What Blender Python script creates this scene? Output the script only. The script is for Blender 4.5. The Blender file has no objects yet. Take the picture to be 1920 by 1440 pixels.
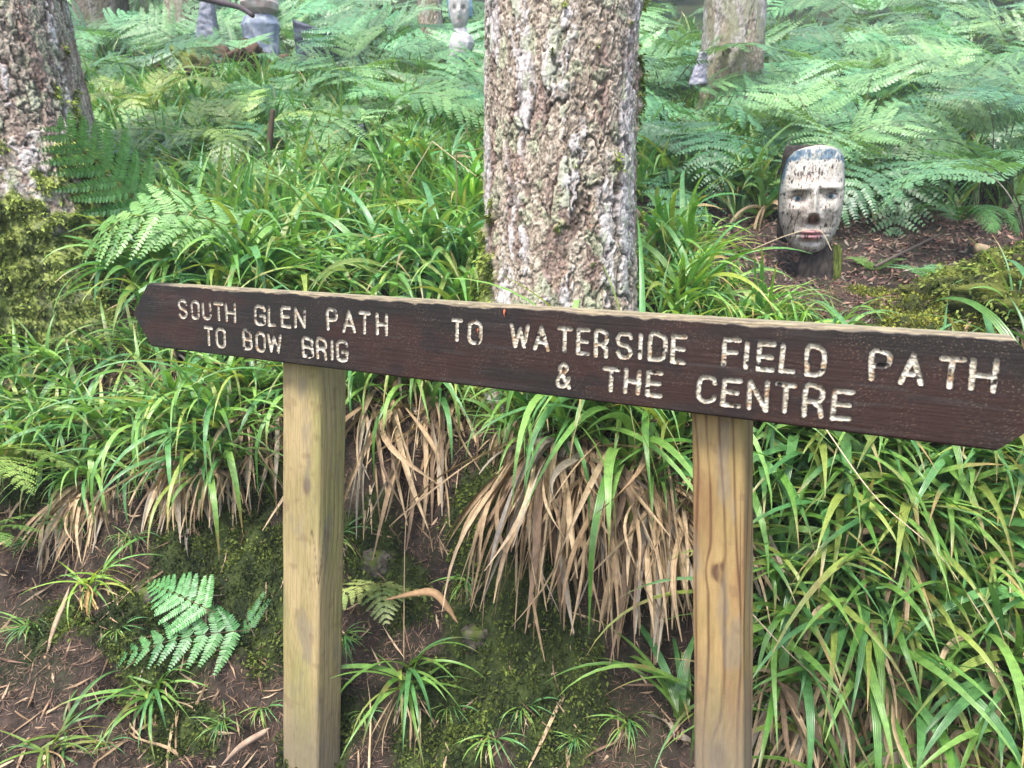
import bpy, math, random, mathutils
import numpy as np
from math import radians as R, sin, cos, pi

# ------------------------------------------------------------------ camera, world, sun, exposure
SC = bpy.context.scene
C = SC.collection
CAMZ = 1.5
PITCH = R(12.0)
F = 1387.0
cam_d = bpy.data.cameras.new('camera')
cam = bpy.data.objects.new('camera', cam_d)
C.objects.link(cam)
cam.location = (0, 0, CAMZ)
cam.rotation_euler = (pi / 2 - PITCH, 0, 0)
cam_d.sensor_width = 36.0
cam_d.lens = F / 1920 * 36.0
cam_d.clip_start = 0.05
cam_d.clip_end = 500
cam_d.dof.use_dof = True
cam_d.dof.focus_distance = 1.55
cam_d.dof.aperture_fstop = 9.0
SC.camera = cam

SUN_EL, SUN_AZ = R(62), R(205)          # azimuth clockwise from +Y: light from behind-left of the camera
w = bpy.data.worlds.new('World')
SC.world = w
w.use_nodes = True
nt = w.node_tree
nt.nodes.clear()
sky = nt.nodes.new('ShaderNodeTexSky')
sky.sky_type = 'NISHITA'
sky.sun_disc = False
sky.sun_elevation = SUN_EL
sky.sun_rotation = SUN_AZ
sky.air_density = 1.0
sky.dust_density = 3.0
sky.ozone_density = 0.6
bg = nt.nodes.new('ShaderNodeBackground')
bg.inputs[1].default_value = 0.15
wo = nt.nodes.new('ShaderNodeOutputWorld')
nt.links.new(sky.outputs[0], bg.inputs[0])
nt.links.new(bg.outputs[0], wo.inputs[0])

sun_d = bpy.data.lights.new('sun', 'SUN')
sun_d.energy = 1.9
sun_d.angle = R(15)
sun_d.color = (1.0, 0.97, 0.92)
sun = bpy.data.objects.new('sun', sun_d)
C.objects.link(sun)
sun.rotation_euler = (pi / 2 - SUN_EL, 0, pi - SUN_AZ)
sun.location = (0, 0, 8)

SC.view_settings.view_transform = 'Standard'
SC.view_settings.look = 'None'
SC.view_settings.exposure = 1.85
SC.view_settings.gamma = 1.0
SC.view_settings.use_curve_mapping = False
SC.cycles.max_bounces = 8
SC.cycles.transparent_max_bounces = 8

rng = np.random.default_rng(7)
random.seed(7)

# ------------------------------------------------------------------ helpers
def ray(px, py):
    x = (px - 960) / F
    y = -(py - 720) / F
    c, s = cos(PITCH), sin(PITCH)
    return np.array([x, c + y * s, -s + y * c])

def at(px, py, Y):
    r = ray(px, py)
    return r * (Y / r[1]) + np.array([0, 0, CAMZ])

def _hash(ix, iy, iz, seed):
    h = (ix.astype(np.int64) * 374761393 + iy.astype(np.int64) * 668265263 + iz.astype(np.int64) * 2147483647 + seed * 974634777) & 0xFFFFFFFF
    h = ((h ^ (h >> 13)) * 1274126177) & 0xFFFFFFFF
    h = ((h ^ (h >> 16)) * 2246822519) & 0xFFFFFFFF
    return h ^ (h >> 15)

_G = np.array([[1,1,0],[-1,1,0],[1,-1,0],[-1,-1,0],[1,0,1],[-1,0,1],[1,0,-1],[-1,0,-1],
               [0,1,1],[0,-1,1],[0,1,-1],[0,-1,-1],[1,1,0],[-1,1,0],[0,-1,1],[0,-1,-1]], float)

def pn(x, y, z=0.0, seed=0):
    x, y, z = np.broadcast_arrays(np.asarray(x, float), np.asarray(y, float), np.asarray(z, float))
    ix, iy, iz = np.floor(x), np.floor(y), np.floor(z)
    fx, fy, fz = x - ix, y - iy, z - iz
    u = fx * fx * fx * (fx * (fx * 6 - 15) + 10)
    v = fy * fy * fy * (fy * (fy * 6 - 15) + 10)
    t = fz * fz * fz * (fz * (fz * 6 - 15) + 10)
    out = 0
    for dx in (0, 1):
        for dy in (0, 1):
            for dz in (0, 1):
                g = _G[_hash(ix + dx, iy + dy, iz + dz, seed) & 15]
                d = g[..., 0] * (fx - dx) + g[..., 1] * (fy - dy) + g[..., 2] * (fz - dz)
                out = out + d * (u if dx else 1 - u) * (v if dy else 1 - v) * (t if dz else 1 - t)
    return out

def fbm(x, y, z=0.0, seed=0, o=4, g=0.5):
    a, s, f = 1.0, 0.0, 1.0
    for i in range(o):
        s = s + a * pn(np.asarray(x) * f, np.asarray(y) * f, np.asarray(z) * f, seed + i * 17)
        a *= g
        f *= 2.03
    return s

def worley(x, y, z, seed=0):
    """nearest and second nearest cell distance, and a random number of the nearest cell"""
    x, y, z = np.broadcast_arrays(x, y, z)
    ix, iy, iz = np.floor(x), np.floor(y), np.floor(z)
    d1 = np.full(x.shape, 9.0); d2 = np.full(x.shape, 9.0); rid = np.zeros(x.shape)
    for dx in (-1, 0, 1):
        for dy in (-1, 0, 1):
            for dz in (-1, 0, 1):
                cx, cy, cz = ix + dx, iy + dy, iz + dz
                h = _hash(cx, cy, cz, seed)
                a = (h & 1023) / 1023.0; b = ((h >> 10) & 1023) / 1023.0; c = ((h >> 20) & 1023) / 1023.0
                d = np.sqrt((cx + a - x) ** 2 + (cy + b - y) ** 2 + (cz + c - z) ** 2)
                n = d < d1
                d2 = np.where(n, d1, np.minimum(d2, d))
                rid = np.where(n, ((h >> 5) & 4095) / 4095.0, rid)
                d1 = np.where(n, d, d1)
    return d1, d2, rid

def ss(a, b, x):
    t = np.clip((np.asarray(x, float) - a) / (b - a), 0, 1)
    return t * t * (3 - 2 * t)

def mixc(a, b, t):
    t = np.asarray(t)[..., None]
    return np.asarray(a) * (1 - t) + np.asarray(b) * t

def make_mesh(name, verts, faces, mat=None, col=None, smooth=True, uv=None):
    """faces: list of index arrays (each [n,k]) or list of tuples"""
    me = bpy.data.meshes.new(name)
    verts = np.asarray(verts, np.float32)
    if isinstance(faces, np.ndarray):
        faces = [faces]
    if len(faces) and isinstance(faces[0], np.ndarray):
        loops = np.concatenate([f.ravel() for f in faces]).astype(np.int32)
        tot = np.concatenate([np.full(len(f), f.shape[1]) for f in faces]).astype(np.int32)
    else:
        loops = np.array([i for f in faces for i in f], np.int32)
        tot = np.array([len(f) for f in faces], np.int32)
    start = np.concatenate([[0], np.cumsum(tot)[:-1]]).astype(np.int32)
    me.vertices.add(len(verts))
    me.vertices.foreach_set('co', verts.ravel())
    me.loops.add(len(loops))
    me.loops.foreach_set('vertex_index', loops)
    me.polygons.add(len(tot))
    me.polygons.foreach_set('loop_start', start)
    me.polygons.foreach_set('loop_total', tot)
    me.polygons.foreach_set('use_smooth', np.full(len(tot), smooth))
    if col is not None:
        a = me.color_attributes.new('Col', 'FLOAT_COLOR', 'POINT')
        c = np.ones((len(verts), 4), np.float32)
        c[:, :np.asarray(col).shape[1]] = col
        a.data.foreach_set('color', c.ravel())
    if uv is not None:
        l = me.uv_layers.new(name='UVMap')
        l.data.foreach_set('uv', np.asarray(uv, np.float32)[loops].ravel())
    me.update(calc_edges=True)
    if mat:
        me.materials.append(mat)
    return me

def link(name, me, parent=None, loc=(0, 0, 0)):
    o = bpy.data.objects.new(name, me)
    C.objects.link(o)
    o.location = loc
    if parent is not None:
        o.parent = parent
    return o

def tag(o, label=None, cat=None, group=None, kind=None):
    if label: o['label'] = label
    if cat: o['category'] = cat
    if group: o['group'] = group
    if kind: o['kind'] = kind
    return o

def thing(name, label, cat, loc=(0, 0, 0), rot=(0, 0, 0), group=None):
    o = bpy.data.objects.new(name, None)
    C.objects.link(o)
    o.empty_display_size = 0.1
    o.location = [float(v) for v in loc]
    o.rotation_euler = rot
    return tag(o, label, cat, group)

def dup(root, loc, rot=(0, 0, 0), scale=1.0, label=None, cat=None, group=None, color=None):
    r = root.copy()
    C.objects.link(r)
    r.location = [float(v) for v in loc]
    r.rotation_euler = rot
    r.scale = (scale,) * 3 if np.isscalar(scale) else scale
    if label: r['label'] = label
    if cat: r['category'] = cat
    if group: r['group'] = group
    if color: r.color = color
    for ch in root.children:
        c = ch.copy()
        C.objects.link(c)
        c.parent = r
        if color: c.color = color
        for g in ch.children:
            d = g.copy()
            C.objects.link(d)
            d.parent = c
            if color: d.color = color
    return r

def grid_faces(nr, nc, wrap=False, off=0):
    i = np.arange(nr - 1)[:, None]
    j = np.arange(nc if wrap else nc - 1)[None, :]
    a = i * nc + j
    b = i * nc + (j + 1) % nc
    return (np.stack([a, b, b + nc, a + nc], -1).reshape(-1, 4) + off).astype(np.int32)

def tube(pts, rad, n=6, caps=True):
    pts = np.asarray(pts, float)
    rad = np.broadcast_to(np.asarray(rad, float), (len(pts),))
    t = np.gradient(pts, axis=0)
    t /= np.linalg.norm(t, axis=1)[:, None] + 1e-9
    up = np.array([0.13, 0.21, 0.97]) if abs(t[0, 2]) < 0.9 else np.array([0.97, 0.2, 0.1])
    s = np.cross(t, up); s /= np.linalg.norm(s, axis=1)[:, None] + 1e-9
    b = np.cross(s, t)
    a = np.arange(n) * 2 * pi / n
    v = pts[:, None] + rad[:, None, None] * (np.cos(a)[None, :, None] * s[:, None] + np.sin(a)[None, :, None] * b[:, None])
    f = [tuple(q) for q in grid_faces(len(pts), n, True)]
    if caps:
        f.append(tuple(range(n - 1, -1, -1)))
        f.append(tuple(range((len(pts) - 1) * n, len(pts) * n)))
    return v.reshape(-1, 3), f

def merge(parts):
    V, FF, o = [], [], 0
    for v, f in parts:
        V.append(np.asarray(v)); FF += [tuple(int(i) + o for i in q) for q in f]; o += len(v)
    return np.concatenate(V), FF

def spline(ctrl, n):
    ctrl = np.asarray(ctrl, float)
    k = len(ctrl)
    t = np.linspace(0, k - 1, n)
    p = np.concatenate([[2 * ctrl[0] - ctrl[1]], ctrl, [2 * ctrl[-1] - ctrl[-2]]])
    i = np.minimum(t.astype(int), k - 2)
    u = (t - i)[:, None]
    a, b, c, d = p[i], p[i + 1], p[i + 2], p[i + 3]
    return 0.5 * (2 * b + (c - a) * u + (2 * a - 5 * b + 4 * c - d) * u**2 + (3 * b - a - 3 * c + d) * u**3)

# ------------------------------------------------------------------ materials
def mat(name, rough=0.8, spec=0.3):
    m = bpy.data.materials.new(name)
    m.use_nodes = True
    n = m.node_tree
    b = n.nodes['Principled BSDF']
    b.inputs['Roughness'].default_value = rough
    b.inputs['Specular IOR Level'].default_value = spec
    return m, n, b

def N(n, t, **kw):
    x = n.nodes.new(t)
    for k, v in kw.items():
        if isinstance(k, str) and hasattr(x, k) and k not in ('inputs',):
            setattr(x, k, v)
    return x

def noise(n, scale, detail=4, rough=0.6, coord='Object', vec_scale=None):
    tc = N(n, 'ShaderNodeTexCoord')
    src = tc.outputs[coord]
    if vec_scale:
        mp = N(n, 'ShaderNodeMapping')
        mp.inputs['Scale'].default_value = vec_scale
        n.links.new(src, mp.inputs[0])
        src = mp.outputs[0]
    t = N(n, 'ShaderNodeTexNoise')
    t.inputs['Scale'].default_value = scale
    t.inputs['Detail'].default_value = detail
    t.inputs['Roughness'].default_value = rough
    n.links.new(src, t.inputs['Vector'])
    return t.outputs['Fac']

def ramp(n, src, stops):
    r = N(n, 'ShaderNodeValToRGB')
    e = r.color_ramp.elements
    while len(e) > 1: e.remove(e[0])
    e[0].position, e[0].color = stops[0][0], (*stops[0][1], 1)
    for p, c in stops[1:]:
        q = e.new(p); q.color = (*c, 1)
    n.links.new(src, r.inputs[0])
    return r.outputs[0]

def mixn(n, a, b, fac, mode='MIX'):
    m = N(n, 'ShaderNodeMix')
    m.data_type = 'RGBA'
    m.blend_type = mode
    for sck, v in ((m.inputs[6], a), (m.inputs[7], b), (m.inputs[0], fac)):
        if hasattr(v, 'links'): n.links.new(v, sck)
        elif isinstance(v, (tuple, list)): sck.default_value = (*v[:3], 1)
        else: sck.default_value = v
    return m.outputs[2]

def bump(n, b, h, strength=0.5, dist=0.005):
    u = N(n, 'ShaderNodeBump')
    u.inputs['Strength'].default_value = strength
    u.inputs['Distance'].default_value = dist
    n.links.new(h, u.inputs['Height'])
    n.links.new(u.outputs[0], b.inputs['Normal'])

def attr(n):
    a = N(n, 'ShaderNodeVertexColor')
    a.layer_name = 'Col'
    return a.outputs[0]

def leaf_mat(name, rough=0.4, spec=0.5, transl=0.25, tint_var=0.25, vein=False):
    """vertex colour x object colour x per-object variation, with some light coming through the blade"""
    m, n, b = mat(name, rough, spec)
    oi = N(n, 'ShaderNodeObjectInfo')
    c = mixn(n, attr(n), oi.outputs['Color'], 1.0, 'MULTIPLY')
    mr = N(n, 'ShaderNodeMapRange')
    mr.inputs[3].default_value = 1 - tint_var; mr.inputs[4].default_value = 1 + tint_var
    n.links.new(oi.outputs['Random'], mr.inputs[0])
    vm = N(n, 'ShaderNodeVectorMath'); vm.operation = 'SCALE'
    n.links.new(c, vm.inputs[0]); n.links.new(mr.outputs[0], vm.inputs['Scale'])
    nz = noise(n, 60, 3, 0.6)
    c2 = mixn(n, vm.outputs[0], ramp(n, nz, [(0.3, (0.72, 0.72, 0.72)), (0.7, (1.2, 1.2, 1.2))]), 1.0, 'MULTIPLY')
    if vein:
        uv = N(n, 'ShaderNodeUVMap')
        sx = N(n, 'ShaderNodeSeparateXYZ'); n.links.new(uv.outputs[0], sx.inputs[0])
        ml = N(n, 'ShaderNodeMath'); ml.operation = 'MULTIPLY'; ml.inputs[1].default_value = 26
        n.links.new(sx.outputs[0], ml.inputs[0])
        sn = N(n, 'ShaderNodeMath'); sn.operation = 'SINE'; n.links.new(ml.outputs[0], sn.inputs[0])
        bump(n, b, sn.outputs[0], 0.35, 0.0012)
    n.links.new(c2, b.inputs['Base Color'])
    tr = N(n, 'ShaderNodeBsdfTranslucent')
    tc = mixn(n, c2, (1.25, 1.25, 0.6), 1.0, 'MULTIPLY')
    n.links.new(tc, tr.inputs[0])
    ms = N(n, 'ShaderNodeMixShader'); ms.inputs[0].default_value = transl
    n.links.new(b.outputs[0], ms.inputs[1]); n.links.new(tr.outputs[0], ms.inputs[2])
    n.links.new(ms.outputs[0], n.nodes['Material Output'].inputs[0])
    return m

M_BLADE = leaf_mat('woodrush_green', 0.30, 0.6, 0.30, 0.2, vein=True)
M_DEAD = leaf_mat('woodrush_dead', 0.7, 0.25, 0.15, 0.15, vein=True)
M_FERN = leaf_mat('fern_green', 0.42, 0.5, 0.28, 0.35)
M_MOSS = leaf_mat('moss_green', 0.8, 0.15, 0.2, 0.1)
M_LITTER = leaf_mat('litter_brown', 0.75, 0.25, 0.05, 0.1)

def vc_mat(name, rough=0.8, spec=0.25, bscale=120, bstr=0.5, bdist=0.004, var=0.35, coord='Object', vec_scale=None):
    m, n, b = mat(name, rough, spec)
    nz = noise(n, bscale, 6, 0.65, coord, vec_scale)
    c = mixn(n, attr(n), ramp(n, nz, [(0.25, ((1 - var) * .82,) * 3), (0.75, ((1 + var) * .82,) * 3)]), 1.0, 'MULTIPLY')
    n.links.new(c, b.inputs['Base Color'])
    bump(n, b, nz, bstr, bdist)
    return m

M_GROUND = vc_mat('forest_floor', 0.9, 0.2, 55, 0.8, 0.012, 0.45)
M_BARK = vc_mat('bark', 0.85, 0.2, 150, 0.7, 0.005, 0.4, vec_scale=(1, 1, 0.8))
M_PAINT = vc_mat('weathered_paint', 0.55, 0.35, 90, 0.25, 0.002, 0.12)
M_BOARDV = vc_mat('stained_board', 0.55, 0.25, 260, 0.35, 0.0012, 0.35, vec_scale=(0.12, 1, 1))
M_STALK = vc_mat('stalk', 0.7, 0.3, 200, 0.3, 0.001, 0.3)
M_STONE = vc_mat('stone', 0.85, 0.2, 60, 0.6, 0.006, 0.4)

# ------------------------------------------------------------------ terrain
CTRL = [(30,1440,1.5),(250,1440,1.52),(560,1436,1.6),(800,1440,1.6),(1000,1440,1.6),(1340,1560,1.45),(1700,1600,1.35),(1900,1600,1.3),
 (100,1200,1.78),(350,1200,1.82),(700,1200,1.8),(950,1200,1.77),(1200,1220,1.7),(1500,1290,1.55),(1800,1290,1.45),
 (100,1000,2.0),(350,1000,2.02),(600,1000,1.98),(780,1000,2.0),(950,1000,1.87),(1200,1000,1.82),(1500,1080,1.7),(1800,1080,1.6),
 (60,850,2.3),(350,850,2.18),(700,830,2.08),(870,870,2.1),(1000,830,2.0),(1200,850,1.92),(1500,900,1.85),(1800,900,1.75),
 (100,700,2.6),(400,700,2.42),(700,700,2.38),(1000,770,2.15),(1250,720,2.2),(1500,760,2.1),(1800,760,2.0),
 (50,615,2.8),(300,530,2.9),(600,570,2.75),(850,570,2.6),(1250,610,2.5),(1500,600,2.6),(1650,585,2.6),(1880,600,2.3),
 (300,460,3.3),(600,460,3.3),(1400,490,3.4),(1550,525,3.4),(1700,475,3.5),(1870,460,3.4),
 (400,320,4.3),(650,320,4.3),(1300,410,4.0),(1750,390,4.3),
 (400,200,5.8),(650,215,5.6),(850,215,6),(1300,310,5.2),(1750,290,5.6)]
P = [at(*c) for c in CTRL]
for x in (-12, -5, -2, 0, 2, 5, 12):
    P.append(np.array([x, 0.9 if abs(x) < 3 else 0.6, 0.1])); P.append(np.array([x, -3, 0.0]))
for x, s in ((-25, 0.15), (-9, 0.12), (-3, 0.1), (0, 0), (3, -0.15), (9, -0.1), (25, 0)):
    for y, z in ((8, 1.38), (14, 3.7), (25, 9.2), (40, 17.5), (60, 29)):
        P.append(np.array([x, y, z + CAMZ + s]))
for x in (-25, -9, 9, 25):
    for y, z in ((1.6, -1.15), (2.2, -.5), (3.2, -.2), (5, .4)):
        P.append(np.array([x, y, z + CAMZ + (0.12 if x < 0 else -.1)]))
P = np.array(P)
EPS = 0.12
def _k(d2): return np.sqrt(d2 + EPS * EPS)
_A = _k(((P[:, None, :2] - P[None, :, :2]) ** 2).sum(-1))
_A = np.block([[_A + 0.02 * np.eye(len(P)) * -1, np.c_[np.ones(len(P)), P[:, :2]]], [np.c_[np.ones(len(P)), P[:, :2]].T, np.zeros((3, 3))]])
_W = np.linalg.solve(_A, np.concatenate([P[:, 2], np.zeros(3)]))

def base_h(x, y):
    x = np.asarray(x, float); y = np.asarray(y, float)
    sh = x.shape
    x = x.ravel(); y = y.ravel()
    out = np.empty(len(x))
    for i in range(0, len(x), 20000):
        a, b = x[i:i + 20000], y[i:i + 20000]
        d2 = (a[:, None] - P[None, :, 0]) ** 2 + (b[:, None] - P[None, :, 1]) ** 2
        out[i:i + 20000] = _k(d2) @ _W[:-3] + _W[-3] + _W[-2] * a + _W[-1] * b
    return out.reshape(sh)

MOUND = at(1900, 590, 2.25)
def height(x, y):
    z = base_h(x, y)
    near = ss(7, 3, y)
    z = z + fbm(np.asarray(x) * 2.2, np.asarray(y) * 2.2, 0, 3, 3) * 0.05
    z = z + near * (fbm(np.asarray(x) * 9, np.asarray(y) * 9, 0, 11, 4) * 0.030)
    z = z + ss(1.45, 1.7, y) * ss(2.7, 2.2, y) * fbm(np.asarray(x) * 5, np.asarray(y) * 5, 0, 13, 3) * .07
    return z

# sampled grid used for quick look-ups as well as for the mesh
def warp(lo, hi, dlo, dhi, fine, coarse_n):
    a = np.linspace(dlo, dhi, int((dhi - dlo) / fine) + 1)
    l = dlo - (dlo - lo) * np.linspace(1, 0, coarse_n, endpoint=False) ** 2.2
    r = dhi + (hi - dhi) * (np.linspace(0, 1, coarse_n + 1)[1:]) ** 2.2
    return np.concatenate([l, a, r])
GX = warp(-26, 26, -2.3, 2.3, 0.0125, 60)
GY = warp(-4, 38, 1.1, 4.3, 0.0115, 60)
GZ = height(*np.meshgrid(GX, GY))

def gz(x, y):
    x = np.clip(np.asarray(x, float), GX[0], GX[-1] - 1e-6); y = np.clip(np.asarray(y, float), GY[0], GY[-1] - 1e-6)
    i = np.clip(np.searchsorted(GX, x, 'right') - 1, 0, len(GX) - 2); j = np.clip(np.searchsorted(GY, y, 'right') - 1, 0, len(GY) - 2)
    u = (x - GX[i]) / (GX[i + 1] - GX[i]); v = (y - GY[j]) / (GY[j + 1] - GY[j])
    return GZ[j, i] * (1 - u) * (1 - v) + GZ[j, i + 1] * u * (1 - v) + GZ[j + 1, i] * (1 - u) * v + GZ[j + 1, i + 1] * u * v

_ts = np.concatenate([np.arange(1.0, 6, 0.004), np.arange(6, 40, 0.02)])
def hit(px, py):
    r = ray(px, py)
    p = np.array([0, 0, CAMZ]) + r[None] * (_ts / r[1])[:, None]
    d = p[:, 2] - gz(p[:, 0], p[:, 1])
    k = np.argmax(d < 0)
    if d[k] >= 0: k = len(_ts) - 1
    return p[k]

# moss and litter patches on the bank: (px, py, radius m)
MOSS_P = [(440,1010,.16),(480,1080,.14),(340,1050,.1),(300,1250,.12),(420,1000,.14),(930,920,.13),(900,960,.1),(960,1240,.13),(900,1290,.12),(1050,1310,.12),
          (350,1380,.08),(600,1400,.1),(820,1400,.12),(700,1060,.09),(1480,1100,.14),(1470,1350,.14),(60,920,.08),(1860,590,.3),(1780,600,.22),(1900,540,.25),(1630,555,.1),
          (60,650,.3),(250,1170,.1),(100,1180,.08),(520,1150,.12),(760,1120,.07),(880,1150,.08),(1000,1200,.12)]
MOSS_W = [(*hit(a, b)[:2], r) for a, b, r in MOSS_P]
def mossiness(x, y):
    m = np.zeros(np.shape(x))
    for a, b, r in MOSS_W:
        m = np.maximum(m, np.exp(-((x - a) ** 2 + (y - b) ** 2) / (r * r)))
    nz = fbm(np.asarray(x) * 12, np.asarray(y) * 12, 0, 77, 3)
    return ss(0.3, 0.6, m + 0.35 * nz)

XX, YY = np.meshgrid(GX, GY)
ms = mossiness(XX, YY)
big = fbm(XX * 3, YY * 3, 0, 21, 4)
fine = fbm(XX * 25, YY * 25, 0, 31, 4)
soil = mixc((0.024, 0.0180, 0.0140), (0.048, 0.035, 0.027), ss(-.4, .5, big))
soil = mixc(soil, (0.080, 0.052, 0.040), ss(.15, .6, fine) * 0.7)
soil = mixc(soil, (0.012, 0.009, 0.008), ss(.1, .6, -fine) * 0.6)
soil = mixc(soil, (0.026, 0.034, 0.012), ss(-0.05, .5, fbm(XX * 5, YY * 5, 0, 41, 3)) * 0.5)
gcol = mixc(soil, mixc((0.014, 0.022, 0.007), (0.040, 0.056, 0.014), ss(-.4, .4, fine)), ms)
far = ss(4.2, 6.5, YY)
gcol = mixc(gcol, mixc((0.03, 0.035, 0.014), (0.02, 0.05, 0.014), ss(-.3, .3, big)), far)
GZ_mesh = GZ + ms * (0.010 + .016 * fbm(XX * 16, YY * 16, 0, 52, 3) + .01 * fine) + ss(4.2, 3, YY) * fbm(XX * 34, YY * 34, 0, 53, 3) * .006
ground = link('ground', make_mesh('ground', np.stack([XX, YY, GZ_mesh], -1).reshape(-1, 3), grid_faces(len(GY), len(GX)), M_GROUND, gcol.reshape(-1, 3)))
tag(ground, 'brown woodland bank of soil and needles rising behind the sign', kind='structure')

# ------------------------------------------------------------------ the sign
cTL, cTR, cBR, cBL = [np.array(v, float) + np.array([0, 0, CAMZ]) for v in
                      ((-0.851, 1.745, -0.129), (0.641, 0.935, -0.138), (0.635, 0.931, -0.287), (-0.857, 1.741, -0.279))]
BO = cBL
BU = (cTR - cTL); BL_ = np.linalg.norm(BU); BU = BU / BL_
BV = (cTL - cBL); BV = BV - BU * (BV @ BU); BH = 0.15; BV /= np.linalg.norm(BV)
BN = np.cross(BU, BV)            # faces the camera
BT = 0.042

def on_board(px, py, off=0.0):
    r = ray(px, py); o = np.array([0, 0, CAMZ])
    t = ((BO + BN * off - o) @ BN) / (r @ BN)
    p = o + r * t - BO
    return p @ BU, p @ BV
def bp(u, v, n=0.0): return BO + BU * u + BV * v + BN * n

GLY = {
 'S': [[(1,.82),(.8,.97),(.5,1),(.2,.97),(0,.8),(.06,.62),(.3,.53),(.7,.46),(.95,.36),(1,.2),(.82,.03),(.5,0),(.2,.03),(0,.18)]],
 'O': [[(.3,1),(.7,1),(.95,.88),(1,.7),(1,.3),(.95,.12),(.7,0),(.3,0),(.05,.12),(0,.3),(0,.7),(.05,.88),(.3,1)]],
 'U': [[(0,1),(0,.3),(.06,.12),(.3,0),(.7,0),(.94,.12),(1,.3),(1,1)]],
 'T': [[(0,1),(1,1)],[(.5,1),(.5,0)]],
 'H': [[(0,1),(0,0)],[(1,1),(1,0)],[(0,.5),(1,.5)]],
 'G': [[(1,.8),(.9,.95),(.6,1),(.3,1),(.06,.9),(0,.7),(0,.3),(.06,.1),(.3,0),(.7,0),(.95,.1),(1,.3),(1,.46),(.55,.46)]],
 'L': [[(0,1),(0,0),(1,0)]],
 'E': [[(1,1),(0,1),(0,0),(1,0)],[(0,.52),(.88,.52)]],
 'N': [[(0,0),(0,1),(1,0),(1,1)]],
 'P': [[(0,0),(0,1),(.7,1),(.95,.92),(1,.76),(.95,.6),(.7,.5),(0,.5)]],
 'A': [[(0,0),(.5,1),(1,0)],[(.18,.33),(.82,.33)]],
 'B': [[(0,0),(0,1),(.65,1),(.9,.92),(.94,.76),(.88,.6),(.65,.54),(0,.54)],[(.65,.54),(.95,.44),(1,.26),(.95,.08),(.65,0),(0,0)]],
 'W': [[(0,1),(.22,0),(.5,.85),(.78,0),(1,1)]],
 'R': [[(0,0),(0,1),(.68,1),(.95,.9),(1,.74),(.95,.6),(.68,.5),(0,.5)],[(.5,.5),(.9,.32),(1,0)]],
 'I': [[(.5,1),(.5,0)]],
 'D': [[(0,0),(0,1),(.6,1),(.92,.88),(1,.65),(1,.35),(.92,.12),(.6,0),(0,0)]],
 'F': [[(1,1),(0,1),(0,0)],[(0,.5),(.8,.5)]],
 'C': [[(1,.78),(.92,.93),(.65,1),(.35,1),(.08,.9),(0,.7),(0,.3),(.08,.1),(.35,0),(.65,0),(.92,.07),(1,.22)]],
 '&': [[(1,0),(.25,.68),(.2,.86),(.4,1),(.62,.98),(.74,.84),(.62,.66),(.12,.38),(0,.2),(.15,.03),(.45,0),(.78,.14),(.95,.42)]],
}
def z3(x, y): return 230 + x * .4427, 500 + y * .4427
def z4(x, y): return 1070 + x * .4427, 540 + y * .4427
WORDS = [
 ('SOUTH', z3, [(235,272,138,220),(288,325,143,223),(336,375,150,225),(385,425,150,230),(434,478,153,235)]),
 ('GLEN', z3, [(557,605,162,250),(614,655,166,253),(668,710,168,258),(726,773,172,260)]),
 ('PATH', z3, [(864,910,180,270),(930,985,186,280),(1000,1048,190,287),(1072,1122,198,292)]),
 ('TO', z3, [(345,383,253,335),(394,436,260,343)]),
 ('BOW', z3, [(508,548,268,352),(562,604,276,362),(612,672,283,365)]),
 ('BRIG', z3, [(760,808,300,385),(820,865,303,393),(875,895,308,395),(903,955,312,403)]),
 ('TO', z3, [(1392,1440,220,318),(1462,1520,228,330)]),
 ('WATERSIDE', None, [(1640,1722,242,345,z3),(1740,1808,252,357,z3),(1840,1902,255,363,z3),(25,82,170,285,z4),(100,160,178,295,z4),(192,262,185,302,z4),(284,303,193,303,z4),(330,408,193,312,z4),(425,490,198,322,z4)]),
 ('FIELD', z4, [(642,720,211,335),(735,754,225,345),(788,868,230,355),(885,955,238,362),(994,1082,243,378)]),
 ('PATH', z4, [(1265,1360,265,395),(1392,1500,276,412),(1555,1668,290,428),(1690,1808,300,440)]),
 ('&', z3, [(1835,1898,407,515)]),
 ('THE', z4, [(135,208,335,442),(225,297,343,450),(318,388,350,465)]),
 ('CENTRE', z4, [(535,618,370,487),(640,725,383,506),(747,838,388,520),(865,955,402,532),(985,1075,410,550),(1105,1195,430,562)]),
]
SEG = []      # (word index, u0, v0, u1, v1)
wr = np.random.default_rng(3)
for wi, (wd, zz, boxes) in enumerate(WORDS):
    for ch, bx in zip(wd, boxes):
        zf = bx[4] if len(bx) > 4 else zz
        mx, my = (bx[0] + bx[1]) / 2, (bx[2] + bx[3]) / 2
        ul, _ = on_board(*zf(bx[0], my)); ur, _ = on_board(*zf(bx[1], my))
        _, vt = on_board(*zf(mx, bx[2])); _, vb = on_board(*zf(mx, bx[3]))
        ul += .0030; ur -= .0030; vt -= .0030; vb += .0030
        slant = 0.0
        jit = lambda: wr.normal(0, .00045)
        for st in GLY[ch]:
            pts = [(ul + (ur - ul) * a + jit() + slant * b, vb + (vt - vb) * b + jit()) for a, b in st]
            if len(pts) > 5:
                pts = [tuple(q) for q in spline(np.c_[np.array(pts), np.zeros(len(pts))], len(pts) * 3)[:, :2]]
            for a, b in zip(pts[:-1], pts[1:]):
                SEG.append((wi, *a, *b))

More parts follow.
